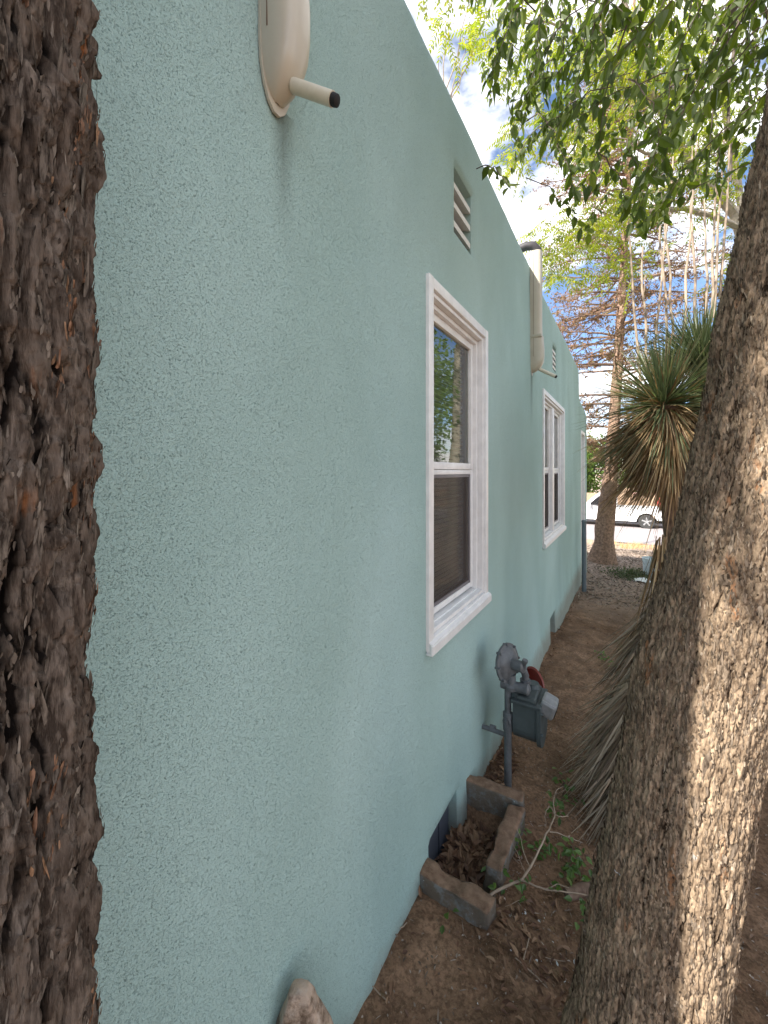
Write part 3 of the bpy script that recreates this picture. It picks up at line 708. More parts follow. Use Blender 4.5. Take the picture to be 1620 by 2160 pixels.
# ------------------------------------------------------------ trunks with real bark relief
def bark_trunk(name, cz, cx, cy, rr, zsegs, cols, cell, depth, mat, parent, seed, bulge=None, wv=.6, fur=0.0, shp=3.2):
    """cz..: control heights; cx, cy centres; rr radii"""
    zs = axis(zsegs); g = np.arange(cols)*2*math.pi/cols
    def sm(a): 
        return np.interp(zs, cz, a)
    k = np.ones(9)/9
    def smooth(a):
        fine = np.linspace(zs[0], zs[-1], 400); q = np.interp(fine, cz, a); qq = np.convolve(np.pad(q, 20, mode='edge'), np.ones(41)/41, 'valid'); return np.interp(zs, fine, qq)
    CX, CY, RR = smooth(cx), smooth(cy), smooth(rr)
    Zm, Gm = np.meshgrid(zs, g, indexing='ij'); n = Zm.size
    dirx, diry = np.cos(Gm).ravel(), np.sin(Gm).ravel(); z = Zm.ravel(); r = np.repeat(RR, cols)
    q = np.stack([dirx*r, diry*r, z], 1)
    wq = q+np.stack([fbm(q*[9, 9, 4], 3, seed), fbm(q*[9, 9, 4], 3, seed+1), fbm(q*[5, 5, 3], 2, seed+2)*2.], 1)*cell*wv
    f1, f2, idv = worley(wq/[cell, cell, cell*7.5], seed)
    crack = np.clip((f2-f1)*shp, 0, 1)**.8
    w2 = wq+np.stack([fbm(q*[45, 45, 20], 2, seed+3), fbm(q*[45, 45, 20], 2, seed+4), fbm(q*[30, 30, 14], 2, seed+8)*2.], 1)*cell*.35
    g1, g2, idw = worley(w2/[cell*.40, cell*.40, cell*1.5*(1 if shp < 5 else 1.7)]+3.1, seed+9)
    ridge2 = np.clip((g2-g1)*shp*.95, 0, 1)
    fib = fbm(w2*[170, 170, 15], 3, seed+5, .65); rg = 1-np.abs(fbm(wq*[38, 38, 7], 3, seed+6))*2.6
    ridge = np.clip(crack, 0, 1)
    tilt = (q[:, 2]/(cell*5.5)*1.0+idv*7) % 1.0
    h = crack*.42+ridge2*(.22 if shp < 5 else .14)+(idv-.5)*.45+(idw-.5)*.34+fib*.34+rg*.22+fbm(q*[260, 260, 120], 2, seed+7)*.12-tilt*.12
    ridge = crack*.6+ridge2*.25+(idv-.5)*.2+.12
    fr_ = np.clip(1-np.abs(fbm(wq*[20, 20, 2.2], 3, seed+30))/.13, 0, 1)**1.3*fur; h = h-fr_*1.1; ridge = ridge-fr_*.6
    R2 = r+depth*(h-.55)+fbm(q*[5, 5, 3], 2, seed+7)*.010
    if bulge is not None: R2 = R2+bulge(Gm.ravel(), z, q)
    V = np.stack([np.repeat(CX, cols)+dirx*R2, np.repeat(CY, cols)+diry*R2, z], 1)
    m = len(zs); i = np.arange(m-1)[:, None]*cols; kk = np.arange(cols)[None, :]; k2 = (kk+1) % cols
    F = np.stack([i+kk, i+k2, i+cols+k2, i+cols+kk], -1).reshape(-1, 4)
    return ob(name, V, F, mat, parent, True, {'ridge': np.clip(ridge, 0, 1), 'plate': idw}), (CX, CY, RR, zs)
def flake_mat(name, cols):
    m, t, b, o = new_mat(name)
    g = N(t, 'ShaderNodeNewGeometry'); c = ramp(t, g.outputs['Random Per Island'], [(i/(len(cols)-1), q) for i, q in enumerate(cols)])
    v = coords(t, (1, 1, .2)); n1 = noise(t, v, 180, 4, .65)
    c = mix(t, ramp(t, n1, [(.40, 0.), (.60, 1.)]), mix(t, .75, c, (.01, .007, .005)), mix(t, .12, c, (.7, .6, .5)))
    t.links.new(c, b.inputs['Base Color']); b.inputs['Roughness'].default_value = .9; b.inputs['Specular IOR Level'].default_value = .12
    bump(t, b, n1, .9, .002); return m
def flakes(tr, m, cols, zs, n, zr, L, wd, lift, mat, mask=None):
    V = np.zeros(m*cols*3, dtype=np.float32); tr.data.vertices.foreach_get('co', V); V = V.reshape(m, cols, 3)
    zi = np.where((zs > zr[0]) & (zs < zr[1]))[0]; i = RNG.choice(zi, n); j = RNG.integers(0, cols, n)
    if mask is not None:
        k = mask(V[i, j]); i, j = i[k], j[k]; n = len(i)
    p = V[i, j]; a_ = j*2*math.pi/cols; rad = np.stack([np.cos(a_), np.sin(a_), 0*a_], 1); sd = np.stack([-np.sin(a_), np.cos(a_), 0*a_], 1)
    tilt = RNG.normal(0, .16, n)[:, None]; up = np.array([0, 0, 1.])+sd*tilt; LL = (L*RNG.lognormal(0, .5, n))[:, None]; W_ = np.minimum((wd*RNG.lognormal(0, .45, n))[:, None], LL*.7)
    lf = (lift*RNG.uniform(-.2, 1.6, n))[:, None]; lf2 = (lift*RNG.uniform(-.6, 1.0, n))[:, None]
    out_ = []
    for k in range(8):
        g = 2*math.pi*k/8; jt = RNG.uniform(.6, 1.35, n)[:, None]
        u = math.cos(g)*jt; v_ = math.sin(g)*RNG.uniform(.6, 1.35, n)[:, None]
        out_.append(p+rad*(.0008+lf*(u*.5+.5)*.9+lf2*v_*.6)+up*LL*.5*u+sd*W_*.5*v_)
    Vv = np.stack(out_, 1).reshape(-1, 3); F = np.arange(n*8).reshape(n, 8)
    o_ = ob('bark_flakes', Vv+ORG[tr.name], F, mat, tr); o_['kind'] = 'stuff'; return o_
M_FLKL = flake_mat('flake_dark', [(.02, .015, .012), (.085, .066, .053), (.035, .026, .021), (.15, .124, .103), (.055, .042, .034), (.26, .22, .185), (.028, .021, .017), (.11, .088, .073)])
M_FLKR = flake_mat('flake_tan', [(.07, .048, .032), (.235, .168, .11), (.11, .078, .052), (.33, .245, .165), (.17, .12, .08), (.08, .056, .037), (.48, .38, .275), (.21, .145, .095)])
# left tree
LB = bearing(-51.3, .52)
lt = empty('tree', (LB[0], LB[1], gz(*LB)), 'dark furrowed tree trunk with orange streaks filling the left edge of the photo', 'tree')
def lbulge(G_, z, q):
    cg = np.cos(G_-R(75))
    zz = z; up = np.exp(-((zz-2.12)/.03)**2)*.006+np.exp(-((zz-2.16)/.10)**2)*.006+np.exp(-((zz-1.99)/.035)**2)*.008-np.exp(-((zz-1.88)/.09)**2)*.006+np.exp(-((zz-1.66)/.015)**2)*.004
    return up*np.clip(cg*1.4-.1, 0, 1)*(1+.9*fbm(q*[40, 40, 40], 3, 77))
trL, ltr = bark_trunk('trunk', [-.2, .1, .6, 1.3, 2.1, 3.6], [LB[0]]*5+[LB[0]-.02], [LB[1]-.01]*3+[LB[1]-.002, LB[1]-.004, LB[1]-.12], [.22, .165, .14, .13, .127, .12],
           [(-.25, 1.12, .012), (1.12, 2.22, .0017), (2.22, 3.62, .012)], 470, .017, .018, M_BARKL, lt, 50, lbulge, fur=.8, shp=5.5)
flakes(trL, len(ltr[3]), 470, ltr[3], 8500, (1.1, 2.22), .009, .0018, .0014, M_FLKL)
flakes(trL, len(ltr[3]), 470, ltr[3], 700, (1.1, 2.22), .024, .005, .0035, M_FLKL)
M_FLKO = flake_mat('flake_orange', [(.27, .12, .055), (.16, .065, .03), (.34, .18, .09), (.09, .04, .025), (.22, .10, .05), (.12, .06, .035)])
flakes(trL, len(ltr[3]), 470, ltr[3], 26000, (1.1, 2.22), .009, .0019, .0015, M_FLKO, lambda p: (fbm(p*[26, 26, 4.5], 3, 301) > .19) & (fbm(p*[9, 9, 7], 2, 302) > .0))
# right tree, leaning
rows_ = [(33.7, .265, 1.165, .146), (37.4, .816, 1.215, .141), (39.0, 1.08, 1.245, .139), (42.4, 1.45, 1.29, .137), (44.4, 1.66, 1.30, .134), (47.6, 2.13, 1.32, .130), (50.0, 2.50, 1.33, .127), (51.4, 2.85, 1.33, .125)]
pts = [(bearing(a_, D), z, r_) for a_, z, D, r_ in rows_]
cz = [-.3, -.05]+[p_[1] for p_ in pts]+[3.6]
b0 = pts[0][0]; tp = pts[-1][0]
cx = [b0[0]-.05, b0[0]-.035]+[p_[0][0] for p_ in pts]+[tp[0]+.15]; cy = [b0[1]+.0, b0[1]]+[p_[0][1] for p_ in pts]+[tp[1]+.05]
rr = [.24, .185]+[p_[2] for p_ in pts]+[.12]
rt_ = empty('tree', (b0[0]-.05, b0[1], gz(b0[0], b0[1])), 'leaning tan-barked tree at the right with sunlit patches and hanging green leaves', 'tree')
def rbulge(G_, z, q):
    return .012*np.exp(-((z-2.0)/.08)**2)*np.clip(np.cos(G_-R(200)), 0, 1)+.006*fbm(q*[14, 14, 6], 2, 91)
trR, rtr = bark_trunk('trunk', cz, cx, cy, rr, [(-.3, .24, .012), (.24, 2.95, .0028), (2.95, 3.62, .012)], 400, .0125, .010, M_BARKR, rt_, 60, rbulge, fur=.55, shp=4.2)
flakes(trR, len(rtr[3]), 400, rtr[3], 30000, (.2, 2.97), .011, .0032, .0020, M_FLKR)
flakes(trR, len(rtr[3]), 400, rtr[3], 3000, (.2, 2.97), .026, .006, .003, M_FLKR)

# ------------------------------------------------------------ elm crown: limbs, twigs, leaves
def curve(p0, p1, sag=0.0, n=8, wig=.02):
    t_ = np.linspace(0, 1, n)[:, None]; c = np.array(p0)*(1-t_)+np.array(p1)*t_
    c = c+np.sin(t_*math.pi)*np.array([0, 0, -sag]); w_ = rv(n, wig); w_[0] = w_[-1] = 0; return c+w_
def spray(tb, lb, S_, E_, leafL, step=.022, start=.25):
    """hanging twig from S to E set with alternate leaves"""
    L = np.linalg.norm(E_-S_); n = 9
    t_ = np.linspace(0, 1, n)[:, None]; hd = (E_-S_)*[1, 1, 0]
    c = S_+hd*(t_**.75)+np.array([0, 0, E_[2]-S_[2]])*t_**1.3+rv(n, L*.012)
    tb.tube(c, np.linspace(.0028, .0009, n), 4)
    m = max(4, int(L*(1-start)/step)); tt = np.linspace(start, 1, m)+RNG.uniform(-.01, .01, m)
    pos = np.stack([np.interp(tt, t_[:, 0], c[:, a_]) for a_ in range(3)], 1)
    tan = (c[-1]-c[-3]); tan /= np.linalg.norm(tan)
    sd = np.cross(tan, rv(1)[0]); sd /= np.linalg.norm(sd)
    sgn = np.where(np.arange(m) % 2, 1, -1)[:, None]
    d = sd*sgn*.75+tan*.55+np.array([0, 0, -.75])+rv(m, .28)
    lb.leaves(pos, d, rv(m, .6)+[.2, -.3, .75], leafL*RNG.uniform(.55, 1.15, m), leafL*RNG.uniform(.40, .55, m))
tb, lb = TB(), TB()
top = np.array([rtr[0][-1], rtr[1][-1], 3.55])
EX = [870, 940, 985, 1015, 1060, 1080, 1110, 1150, 1190, 1240, 1290, 1340, 1400, 1440, 1480, 1540, 1620]
EY = [-60, 20, 170, 190, 260, 380, 330, 300, 400, 490, 420, 485, 470, 400, 290, 400, 300]
targets = []
while len(targets) < 175:
    px = RNG.uniform(985, 1680); lim = np.interp(px, EX, EY); py = lim-abs(RNG.normal(0, 1))*210
    if py < -350: continue
    if px > 1480 and py > 250 and RNG.random() < .6: continue
    targets.append((px, py, RNG.uniform(1.15, 2.6)))
for px, py in zip([1075, 1082, 1085, 1240, 1236, 1350, 1345, 1400, 1395, 1490, 1525, 1510, 980], [395, 350, 300, 495, 480, 490, 470, 470, 430, 390, 380, 400, 230]): targets.append((px, py, RNG.uniform(1.5, 2.2)))
for px, py, Z in targets:
    if px > 1500 and py > 200: Z = RNG.uniform(1.6, 2.4)
    E_ = P(px, py, Z); L = RNG.uniform(.30, .65)
    S_ = E_+np.array([RNG.normal(.16, .26), RNG.normal(0, .22), L*RNG.uniform(.5, 1)])
    if min(E_[0], S_[0]) < .14 and E_[2] < 3.75: continue
    spray(tb, lb, S_, E_, .062, .024)
# overhead canopy outside the frame
def canopy(cx0, cy0, cz0, rx_, ry_, rz_, n, leafL=.05, lo=3.1):
    for _ in range(n):
        q = rv(1)[0]; q /= np.linalg.norm(q); q *= RNG.random()**.4
        E_ = np.array([cx0+q[0]*rx_, cy0+q[1]*ry_, cz0+q[2]*rz_])
        if E_[2] < lo or (E_[0] < .15 and E_[2] < 3.7): continue
        S_ = E_+np.array([RNG.normal(0, .15), RNG.normal(0, .15), RNG.uniform(.3, .6)])
        if S_[0] < .12 and E_[2] < 3.7: continue
        v_ = E_-CAM; Zc = -v_[0]*ST+v_[1]*CT; Xc = v_[0]*CT+v_[1]*ST
        if Zc > .1:
            px = 810+810*Xc/Zc; py = 995-810*v_[2]/Zc
            if -20 < px < 1700 and -40 < py: continue
        spray(tb, lb, S_, E_, leafL, .03)
canopy(2.0, 1.6, 4.6, 2.2, 2.4, 1.2, 330)
for tgt in [(1.5, 2.3, 4.1), (2.2, 1.6, 4.4), (1.2, 3.1, 4.4), (2.6, 2.8, 4.8), (1.0, 1.4, 4.3), (1.9, .4, 4.5)]:
    c = curve(top, tgt, -.15, 9, .03); tb.tube(c, np.linspace(.07, .018, 9), 8)
    for _ in range(9):
        k = random.randint(3, 8); e_ = c[k]+rv(1, .45)[0]+[0, 0, .1]; e_[0] = max(e_[0], .2); tb.tube(curve(c[k], e_, .05, 6, .02), np.linspace(.012, .004, 6), 5)
# weeping shoots that cross the sky
for (xa, ya, xb, yb, Z) in [(1195, -60, 1240, 160, 1.9), (1225, -60, 1262, 250, 2.1), (1330, -60, 1300, 190, 2.0), (1575, -80, 1600, 200, 1.7), (1345, 60, 1340, 330, 2.2), (1060, -60, 1075, 260, 2.2), (1140, -80, 1165, 300, 1.9)]:
    spray(tb, lb, P(xa, ya, Z), P(xb, yb, Z+.1), .045, .03, .1)
tb.build('branches', M_TWIG, rt_); lb.build('foliage', M_ELM, rt_)

# left tree crown: unseen behind the camera, shaped to shade the leaning trunk
tb, lb = TB(), TB(); topL = np.array([LB[0]-.02, LB[1]-.12, 3.55])
canopy(-.1, -1.0, 4.5, 1.5, 1.1, .95, 620, .07, lo=3.5)
canopy(.2, -.62, 3.95, .5, .42, .4, 240, .065, lo=3.42)  # extra dense clump added across the sun's path to the upper trunk
canopy(-.1, -1.5, 3.0, .5, .5, .9, 26, .06, lo=1.6)  # sparse hanging leaves added to break up the sun patch
for tgt in [(.6, -1.2, 4.9), (-.6, -.6, 4.9), (.3, -.2, 5.2), (-.3, -1.7, 4.8)]: tb.tube(curve(topL, tgt, -.1, 8, .03), np.linspace(.07, .015, 8), 8)
tb.build('branches', M_TWIG, lt); lb.build('foliage', M_ELM, lt)

# ------------------------------------------------------------ yucca with dead skirt and flower stalks
yb_ = P(1400, 1500, 2.2); ybx, yby = yb_[0], yb_[1]; ybz = gz(ybx, yby)
yu = empty('yucca', (ybx, yby, ybz), 'tall shaggy yucca with green heads, straw-coloured skirt and dry flower stalks behind the leaning trunk', 'yucca')
h1 = P(1402, 858, 2.45); h2 = P(1482, 785, 2.55); h3 = P(1560, 860, 2.3)
mid_ = P(1440, 1180, 2.35)
mb = MB(); mb.tube([(ybx, yby, ybz-.1), (ybx, yby, ybz+.5), mid_, h1], [.11, .10, .085, .07], 12); mb.tube([mid_, (mid_+h2)/2+[.03, 0, 0], h2], [.08, .07, .06], 12); mb.build('trunk', M_BARKF, yu, True)
def head(c, n, L, up=.15, lo=-.55, mat=M_YUC, wd=.011, droop=.16, ax_=(0, 0, 1)):
    tb = TB(); ph = RNG.uniform(0, 2*math.pi, n); el = np.arcsin(np.clip(RNG.uniform(lo, 1, n), -1, 1))
    d = np.stack([np.cos(ph)*np.cos(el), np.sin(ph)*np.cos(el), np.sin(el)], 1)+np.array(ax_)*.1+rv(n, .10)
    tb.blades(c+d*.03+rv(n, .015), d, L*RNG.uniform(.75, 1.08, n), wd*RNG.uniform(.7, 1.25, n), droop*RNG.uniform(.2, 1.6, n)*(1-np.sin(el))*.8)
    return tb
head(h1, 700, .50, lo=-.35, wd=.009, droop=.25).build('leaf_head', M_YUC, yu); head(h1, 300, .46, lo=-.75, wd=.009, droop=.4).build('dry_skirt', M_YGOLD, yu); head(h2+[0, 0, .02], 620, .46, lo=.1, wd=.009).build('leaf_head', M_YUC, yu); head(h3, 300, .45).build('leaf_head', M_YUC, yu)
def skirt(pt0, pt1, n, L, out_, wd=.010, spread=.06, bias=(0, 0, 0), dro=.10):
    tb = TB(); tt = RNG.random(n)[:, None]; ph = RNG.uniform(0, 2*math.pi, n)
    rad = np.stack([np.cos(ph), np.sin(ph), ph*0], 1); p0 = np.array(pt0)*(1-tt)+np.array(pt1)*tt+rad*spread
    d = rad*out_*RNG.uniform(.4, 1.4, n)[:, None]+np.array([0, 0, -1.])+np.array(bias)+rv(n, .09)
    tb.blades(p0, d, L*RNG.uniform(.6, 1.15, n), wd*RNG.uniform(.6, 1.3, n), dro*RNG.uniform(-1.4, 1.6, n)); return tb
skirt(h1-[0, 0, .02], h1-[0, 0, .12]+[.03, 0, 0], 800, .44, 1.3, spread=.09, bias=(-.2, 0, 0)).build('dry_skirt', M_YGOLD, yu)
skirt(h1-[0, 0, .10], h1-[0, 0, .42]+[.05, 0, 0], 1100, .46, .75, spread=.10, bias=(-.18, 0, 0)).build('dry_skirt', M_YGOLD, yu)
skirt(h1-[0, 0, .03], h1-[0, 0, .14], 260, .50, 1.0, spread=.09, bias=(-.3, -.1, 0)).build('leaf_head', M_YUC, yu)
skirt(P(1405, 1130, 2.3), P(1415, 1350, 2.3), 420, .50, .16, spread=.05, bias=(-.03, -.02, 0)).build('dry_skirt', M_YGOLD, yu)
skirt(P(1400, 1290, 2.3), P(1375, 1560, 2.1), 1000, .55, .50, wd=.010, spread=.085, bias=(-.16, -.10, 0)).build('dry_skirt', M_YDRY, yu)
skirt(P(1370, 1450, 2.05), P(1360, 1650, 1.95), 1000, .46, .62, wd=.010, spread=.10, bias=(-.2, -.15, 0)).build('dry_skirt', M_YDRY, yu)
for (xa, ya, xb, yb2, Z) in [(1352, 800, 1325, 470, 2.8), (1362, 760, 1356, 520, 2.75), (1413, 720, 1385, 380, 2.9), (1420, 700, 1402, 450, 2.85), (1466, 690, 1460, 330, 2.9), (1500, 650, 1514, 300, 2.9), (1507, 640, 1528, 280, 3.0), (1490, 640, 1486, 420, 2.95), (1518, 600, 1545, 260, 3.0), (1440, 690, 1470, 300, 3.0), (1380, 720, 1420, 330, 3.1)]:
    a_, b_ = P(xa, ya+30, Z), P(xb, yb2, Z+.1); mb = MB(); mb.tube(curve(a_, b_, 0, 7, .006), np.linspace(.010, .0055, 7), 7)
    tw = b_-a_
    for _ in range(5):
        q = a_+tw*RNG.uniform(.6, 1); mb.tube([q, q+rv(1, .05)[0]+[0, 0, .05]], .0025, 4)
    mb.build('flower_stalk', M_DTWIG, yu, True)

y2 = np.array([2.35, 5.4]); z2 = gz(*y2)
yv = empty('yucca', (y2[0], y2[1], z2), 'second yucca out at the right of the yard, seen mirrored in the near window', 'yucca')
c2 = np.array([y2[0], y2[1], 1.75]); c3 = np.array([y2[0]+.5, y2[1]+.3, 1.3]); c4 = np.array([y2[0]-.45, y2[1]-.2, 1.1])
mb = MB()
for c in (c2, c3, c4): mb.tube([(y2[0], y2[1], z2-.1), (c[0]*.7+y2[0]*.3, c[1]*.7+y2[1]*.3, c[2]*.5), c], [.12, .1, .07], 10)
mb.build('trunk', M_BARKF, yv, True)
for c in (c2, c3, c4): head(c, 420, .75, lo=-.5, wd=.016).build('leaf_head', M_YUC, yv); skirt(c-[0, 0, .05], c-[0, 0, .7], 350, .5, .6, wd=.014).build('dry_skirt', M_YGOLD, yv)
for k in range(6):
    a_ = c2+rv(1, .12)[0]*[1, 1, 0]; b_ = a_+[RNG.normal(0, .3), RNG.normal(0, .3), 2.3]; mb = MB(); mb.tube(curve(a_, b_, 0, 6, .01), np.linspace(.016, .008, 6), 6); mb.build('flower_stalk', M_DTWIG, yv, True)

# ------------------------------------------------------------ pinnate-leaved tree (pale limbs, yellow-green)
pb = P(1640, 1200, 6.5); pz0 = gz(pb[0], pb[1])
pt = empty('tree', (pb[0], pb[1], pz0), 'pale-limbed tree with yellow-green feathery leaves arching over the yard behind the yucca', 'tree')
tb, lb = TB(), TB()
fork = P(1600, 620, 6.5)
tb.tube(curve([pb[0], pb[1], pz0-.1], fork, 0, 8, .03), np.linspace(.17, .11, 8), 10)
def limb(pixs, r0, r1):
    q = np.array([P(*k) for k in pixs]); n = 14; t0 = np.linspace(0, 1, len(q)); tt = np.linspace(0, 1, n)
    c = np.stack([np.interp(tt, t0, q[:, a_]) for a_ in range(3)], 1); tb.tube(c+rv(n, .015), np.linspace(r0, r1, n), 7); return c
LM = [limb([(1600, 620, 6.5), (1545, 440, 6.4), (1480, 380, 6.3), (1425, 305, 6.2), (1380, 210, 6.0), (1340, 80, 5.8), (1300, -60, 5.6)], .085, .03),
      limb([(1560, 480, 6.4), (1500, 455, 6.3), (1440, 435, 6.2), (1380, 440, 6.1), (1310, 470, 6.0), (1250, 505, 5.9), (1215, 500, 5.9)], .05, .015),
      limb([(1590, 560, 6.5), (1540, 300, 6.7), (1500, 120, 6.9), (1480, -80, 7)], .06, .03),
      limb([(1425, 305, 6.2), (1380, 330, 6.1), (1300, 300, 5.9), (1220, 270, 5.8), (1140, 300, 5.7)], .03, .008),
      limb([(1380, 210, 6), (1300, 150, 5.8), (1200, 60, 5.7), (1100, 40, 5.6)], .03, .01)]
def frond(c0, d, L=.36, pairs=8):
    d = d/np.linalg.norm(d); n = 7; t_ = np.linspace(0, 1, n)[:, None]; c = c0+d*L*t_+np.array([0, 0, -.30*L])*t_**2; tb.tube(c, np.linspace(.003, .001, n), 3)
    tt = np.repeat(np.linspace(.2, 1, pairs), 2); pos = np.stack([np.interp(tt, t_[:, 0], c[:, a_]) for a_ in range(3)], 1)
    sd = np.cross(d, [0, 0, 1.]); sd /= max(np.linalg.norm(sd), 1e-6); sg = np.where(np.arange(len(tt)) % 2, 1, -1)[:, None]
    dd = sd*sg*.9+d*.45+np.array([0, 0, -.45])+rv(len(tt), .12)
    lb.leaves(pos, dd, rv(len(tt), .25)+[0, 0, 1], .068*RNG.uniform(.8, 1.1, len(tt)), .024)
for (cx0, cy0, sx_, sy_, n, Z) in [(1240, 300, 60, 60, 60, 5.9), (1400, 60, 120, 60, 60, 6), (1480, 330, 60, 50, 40, 6.2), (1330, 540, 60, 40, 22, 6.3), (1215, 490, 62, 40, 46, 5.9), (1165, 520, 40, 34, 20, 5.9), (1190, 570, 40, 22, 16, 5.9), (1300, 445, 70, 38, 46, 6.0), (1290, 130, 62, 90, 90, 5.7), (1420, 170, 80, 110, 90, 6.0), (1380, 400, 70, 40, 34, 6.1), (1500, 400, 60, 60, 34, 6.4), (1130, 260, 50, 60, 34, 5.7), (1510, 250, 60, 90, 50, 6.6), (1115, 90, 70, 60, 40, 5.6), (1540, 560, 40, 60, 16, 6.5), (1090, 330, 26, 22, 10, 5.7), (1000, 60, 60, 40, 22, 5.5), (1270, 560, 50, 20, 8, 6)]:
    for _ in range(int(n*1.7)):
        q = P(cx0+RNG.normal(0, sx_*.62), cy0+RNG.normal(0, sy_*.62), Z+RNG.normal(0, .4))
        frond(q, np.array([RNG.normal(0, 1), RNG.normal(0, 1), RNG.normal(-.1, .3)]))
for c in LM:
    for _ in range(7):
        k = random.randint(3, 13); tb.tube(curve(c[k], c[k]+rv(1, .35)[0], .03, 5, .02), np.linspace(.010, .003, 5), 4)
tb.build('branches', M_BARKG, pt); lb.build('foliage', M_PINN, pt)

# pale small-leaved tree seen over the roof edge, top of the sky gap
ob_ = np.array([-2.2, 12.5]); oz = gz(*ob_)
ot = empty('tree', (ob_[0], ob_[1], oz), 'pale loose-leaved tree top showing above the near roof edge', 'tree')
tb, lb = TB(), TB(); tpz = P(930, 60, 9.0)
tb.tube(curve([ob_[0], ob_[1], oz], tpz+[-.2, .5, -1.5], 0, 8, .05), np.linspace(.16, .02, 8), 8)
for _ in range(150):
    E_ = P(940+RNG.normal(0, 45), 10+RNG.normal(0, 60)-RNG.random()*150, 9+RNG.normal(0, .7))
    if E_[0] < .1 and E_[2] < 5: continue
    spray(tb, lb, E_+[RNG.normal(0, .2), RNG.normal(0, .2), .8], E_, .11, .06)
for _ in range(8): tb.tube(curve(tpz+[-.2, .5, -1.5], tpz+rv(1, .5)[0], 0, 6, .04), np.linspace(.02, .006, 6), 5)
tb.build('branches', M_BARKG, ot); lb.build('foliage', M_PINN, ot)

# ------------------------------------------------------------ dry conifer with reddish trunk
fb = P(1270, 1183, 9.3); fz_ = gz(fb[0], fb[1])
ct = empty('tree', (fb[0], fb[1], fz_), 'bare reddish conifer with thin budding branches standing past the end of the house', 'tree')
ctl = [np.array([fb[0], fb[1], fz_-.1]), P(1277, 1100, 9.3), P(1290, 980, 9.3), P(1298, 850, 9.3), P(1310, 650, 9.3), P(1325, 400, 9.4), P(1335, 150, 9.5), P(1340, -80, 9.6)]
ctl = np.array(ctl); tz = np.linspace(ctl[0, 2], ctl[-1, 2], 180)
zc2 = ctl[:, 2]; cxs = np.interp(tz, zc2, ctl[:, 0]); cys = np.interp(tz, zc2, ctl[:, 1])
rad = np.interp(tz, [fz_-.1, fz_+.12, fz_+.5, fz_+2.5, 6, 12], [.37, .28, .21, .135, .08, .03])
ncol = 48; V = []
gg = np.arange(ncol)*2*math.pi/ncol
Zm, Gm = np.meshgrid(tz, gg, indexing='ij'); q = np.stack([np.cos(Gm).ravel(), np.sin(Gm).ravel(), Zm.ravel()], 1)
rad2 = np.repeat(rad, ncol)*(1+.16*fbm(q*[5, 5, 1.2], 3, 31)+.10*fbm(q*[12, 12, 3], 2, 33)); V = np.stack([np.repeat(cxs, ncol)+q[:, 0]*rad2, np.repeat(cys, ncol)+q[:, 1]*rad2, q[:, 2]], 1)
i = np.arange(179)[:, None]*ncol; kk = np.arange(ncol)[None, :]; F = np.stack([i+kk, i+(kk+1) % ncol, i+ncol+(kk+1) % ncol, i+ncol+kk], -1).reshape(-1, 4)
ob('trunk', V, F, M_BARKF, ct, True)
tb, lb = TB(), TB()
z = 2.0
def ctr(z): return np.array([np.interp(z, tz, cxs), np.interp(z, tz, cys), z])
for k in range(7):     # snags on the lower trunk
    z_ = .9+k*.2; a_ = RNG.uniform(0, 6.28); c0 = ctr(z_); tb.tube([c0, c0+[math.cos(a_)*.35, math.sin(a_)*.35, .04]], [.04, .02], 6)
while z < 12:
    L0 = np.interp(z, [2, 3.5, 7, 12], [1.2, 2.5, 2.3, 1.4])
    for _ in range(3):
        a_ = RNG.uniform(0, 2*math.pi); L = L0*RNG.uniform(.6, 1.1); d = np.array([math.cos(a_), math.sin(a_), RNG.uniform(-.05, .3)])
        c0 = ctr(z); n = 10; t_ = np.linspace(0, 1, n)[:, None]; c = c0+d*L*t_+np.array([0, 0, -.18*L])*t_**2+rv(n, .03)*t_; tb.tube(c, np.linspace(.030, .006, n), 5)
        for _ in range(int(L*7)):
            u = RNG.uniform(.2, 1); k = u*(n-1); i0 = int(k); b_ = c[i0]+(c[min(i0+1, n-1)]-c[i0])*(k-i0)
            sd = np.cross(d, [0, 0, 1])*(1 if RNG.random() < .5 else -1); e_ = b_+(sd*.7+d*.6+rv(1, .3)[0])*RNG.uniform(.25, .65)*(1.2-u*.5); cc = curve(b_, e_, .04, 5, .02); tb.tube(cc, np.linspace(.008, .0025, 5), 3)
            m = RNG.integers(11, 24); pos = cc[RNG.integers(1, 5, m)]+rv(m, .03)
            lb.leaves(pos, rv(m)+[0, 0, .3], rv(m), .066*RNG.uniform(.5, 1.2, m), .03)
            for _ in range(2):
                s0 = cc[RNG.integers(1, 4)]; tb.tube([s0, s0+rv(1, .13)[0]], [.003, .0015], 3)
    z += RNG.uniform(.13, .24)
tb.build('branches', M_LTWIG, ct); lb.build('foliage', M_BUD, ct)

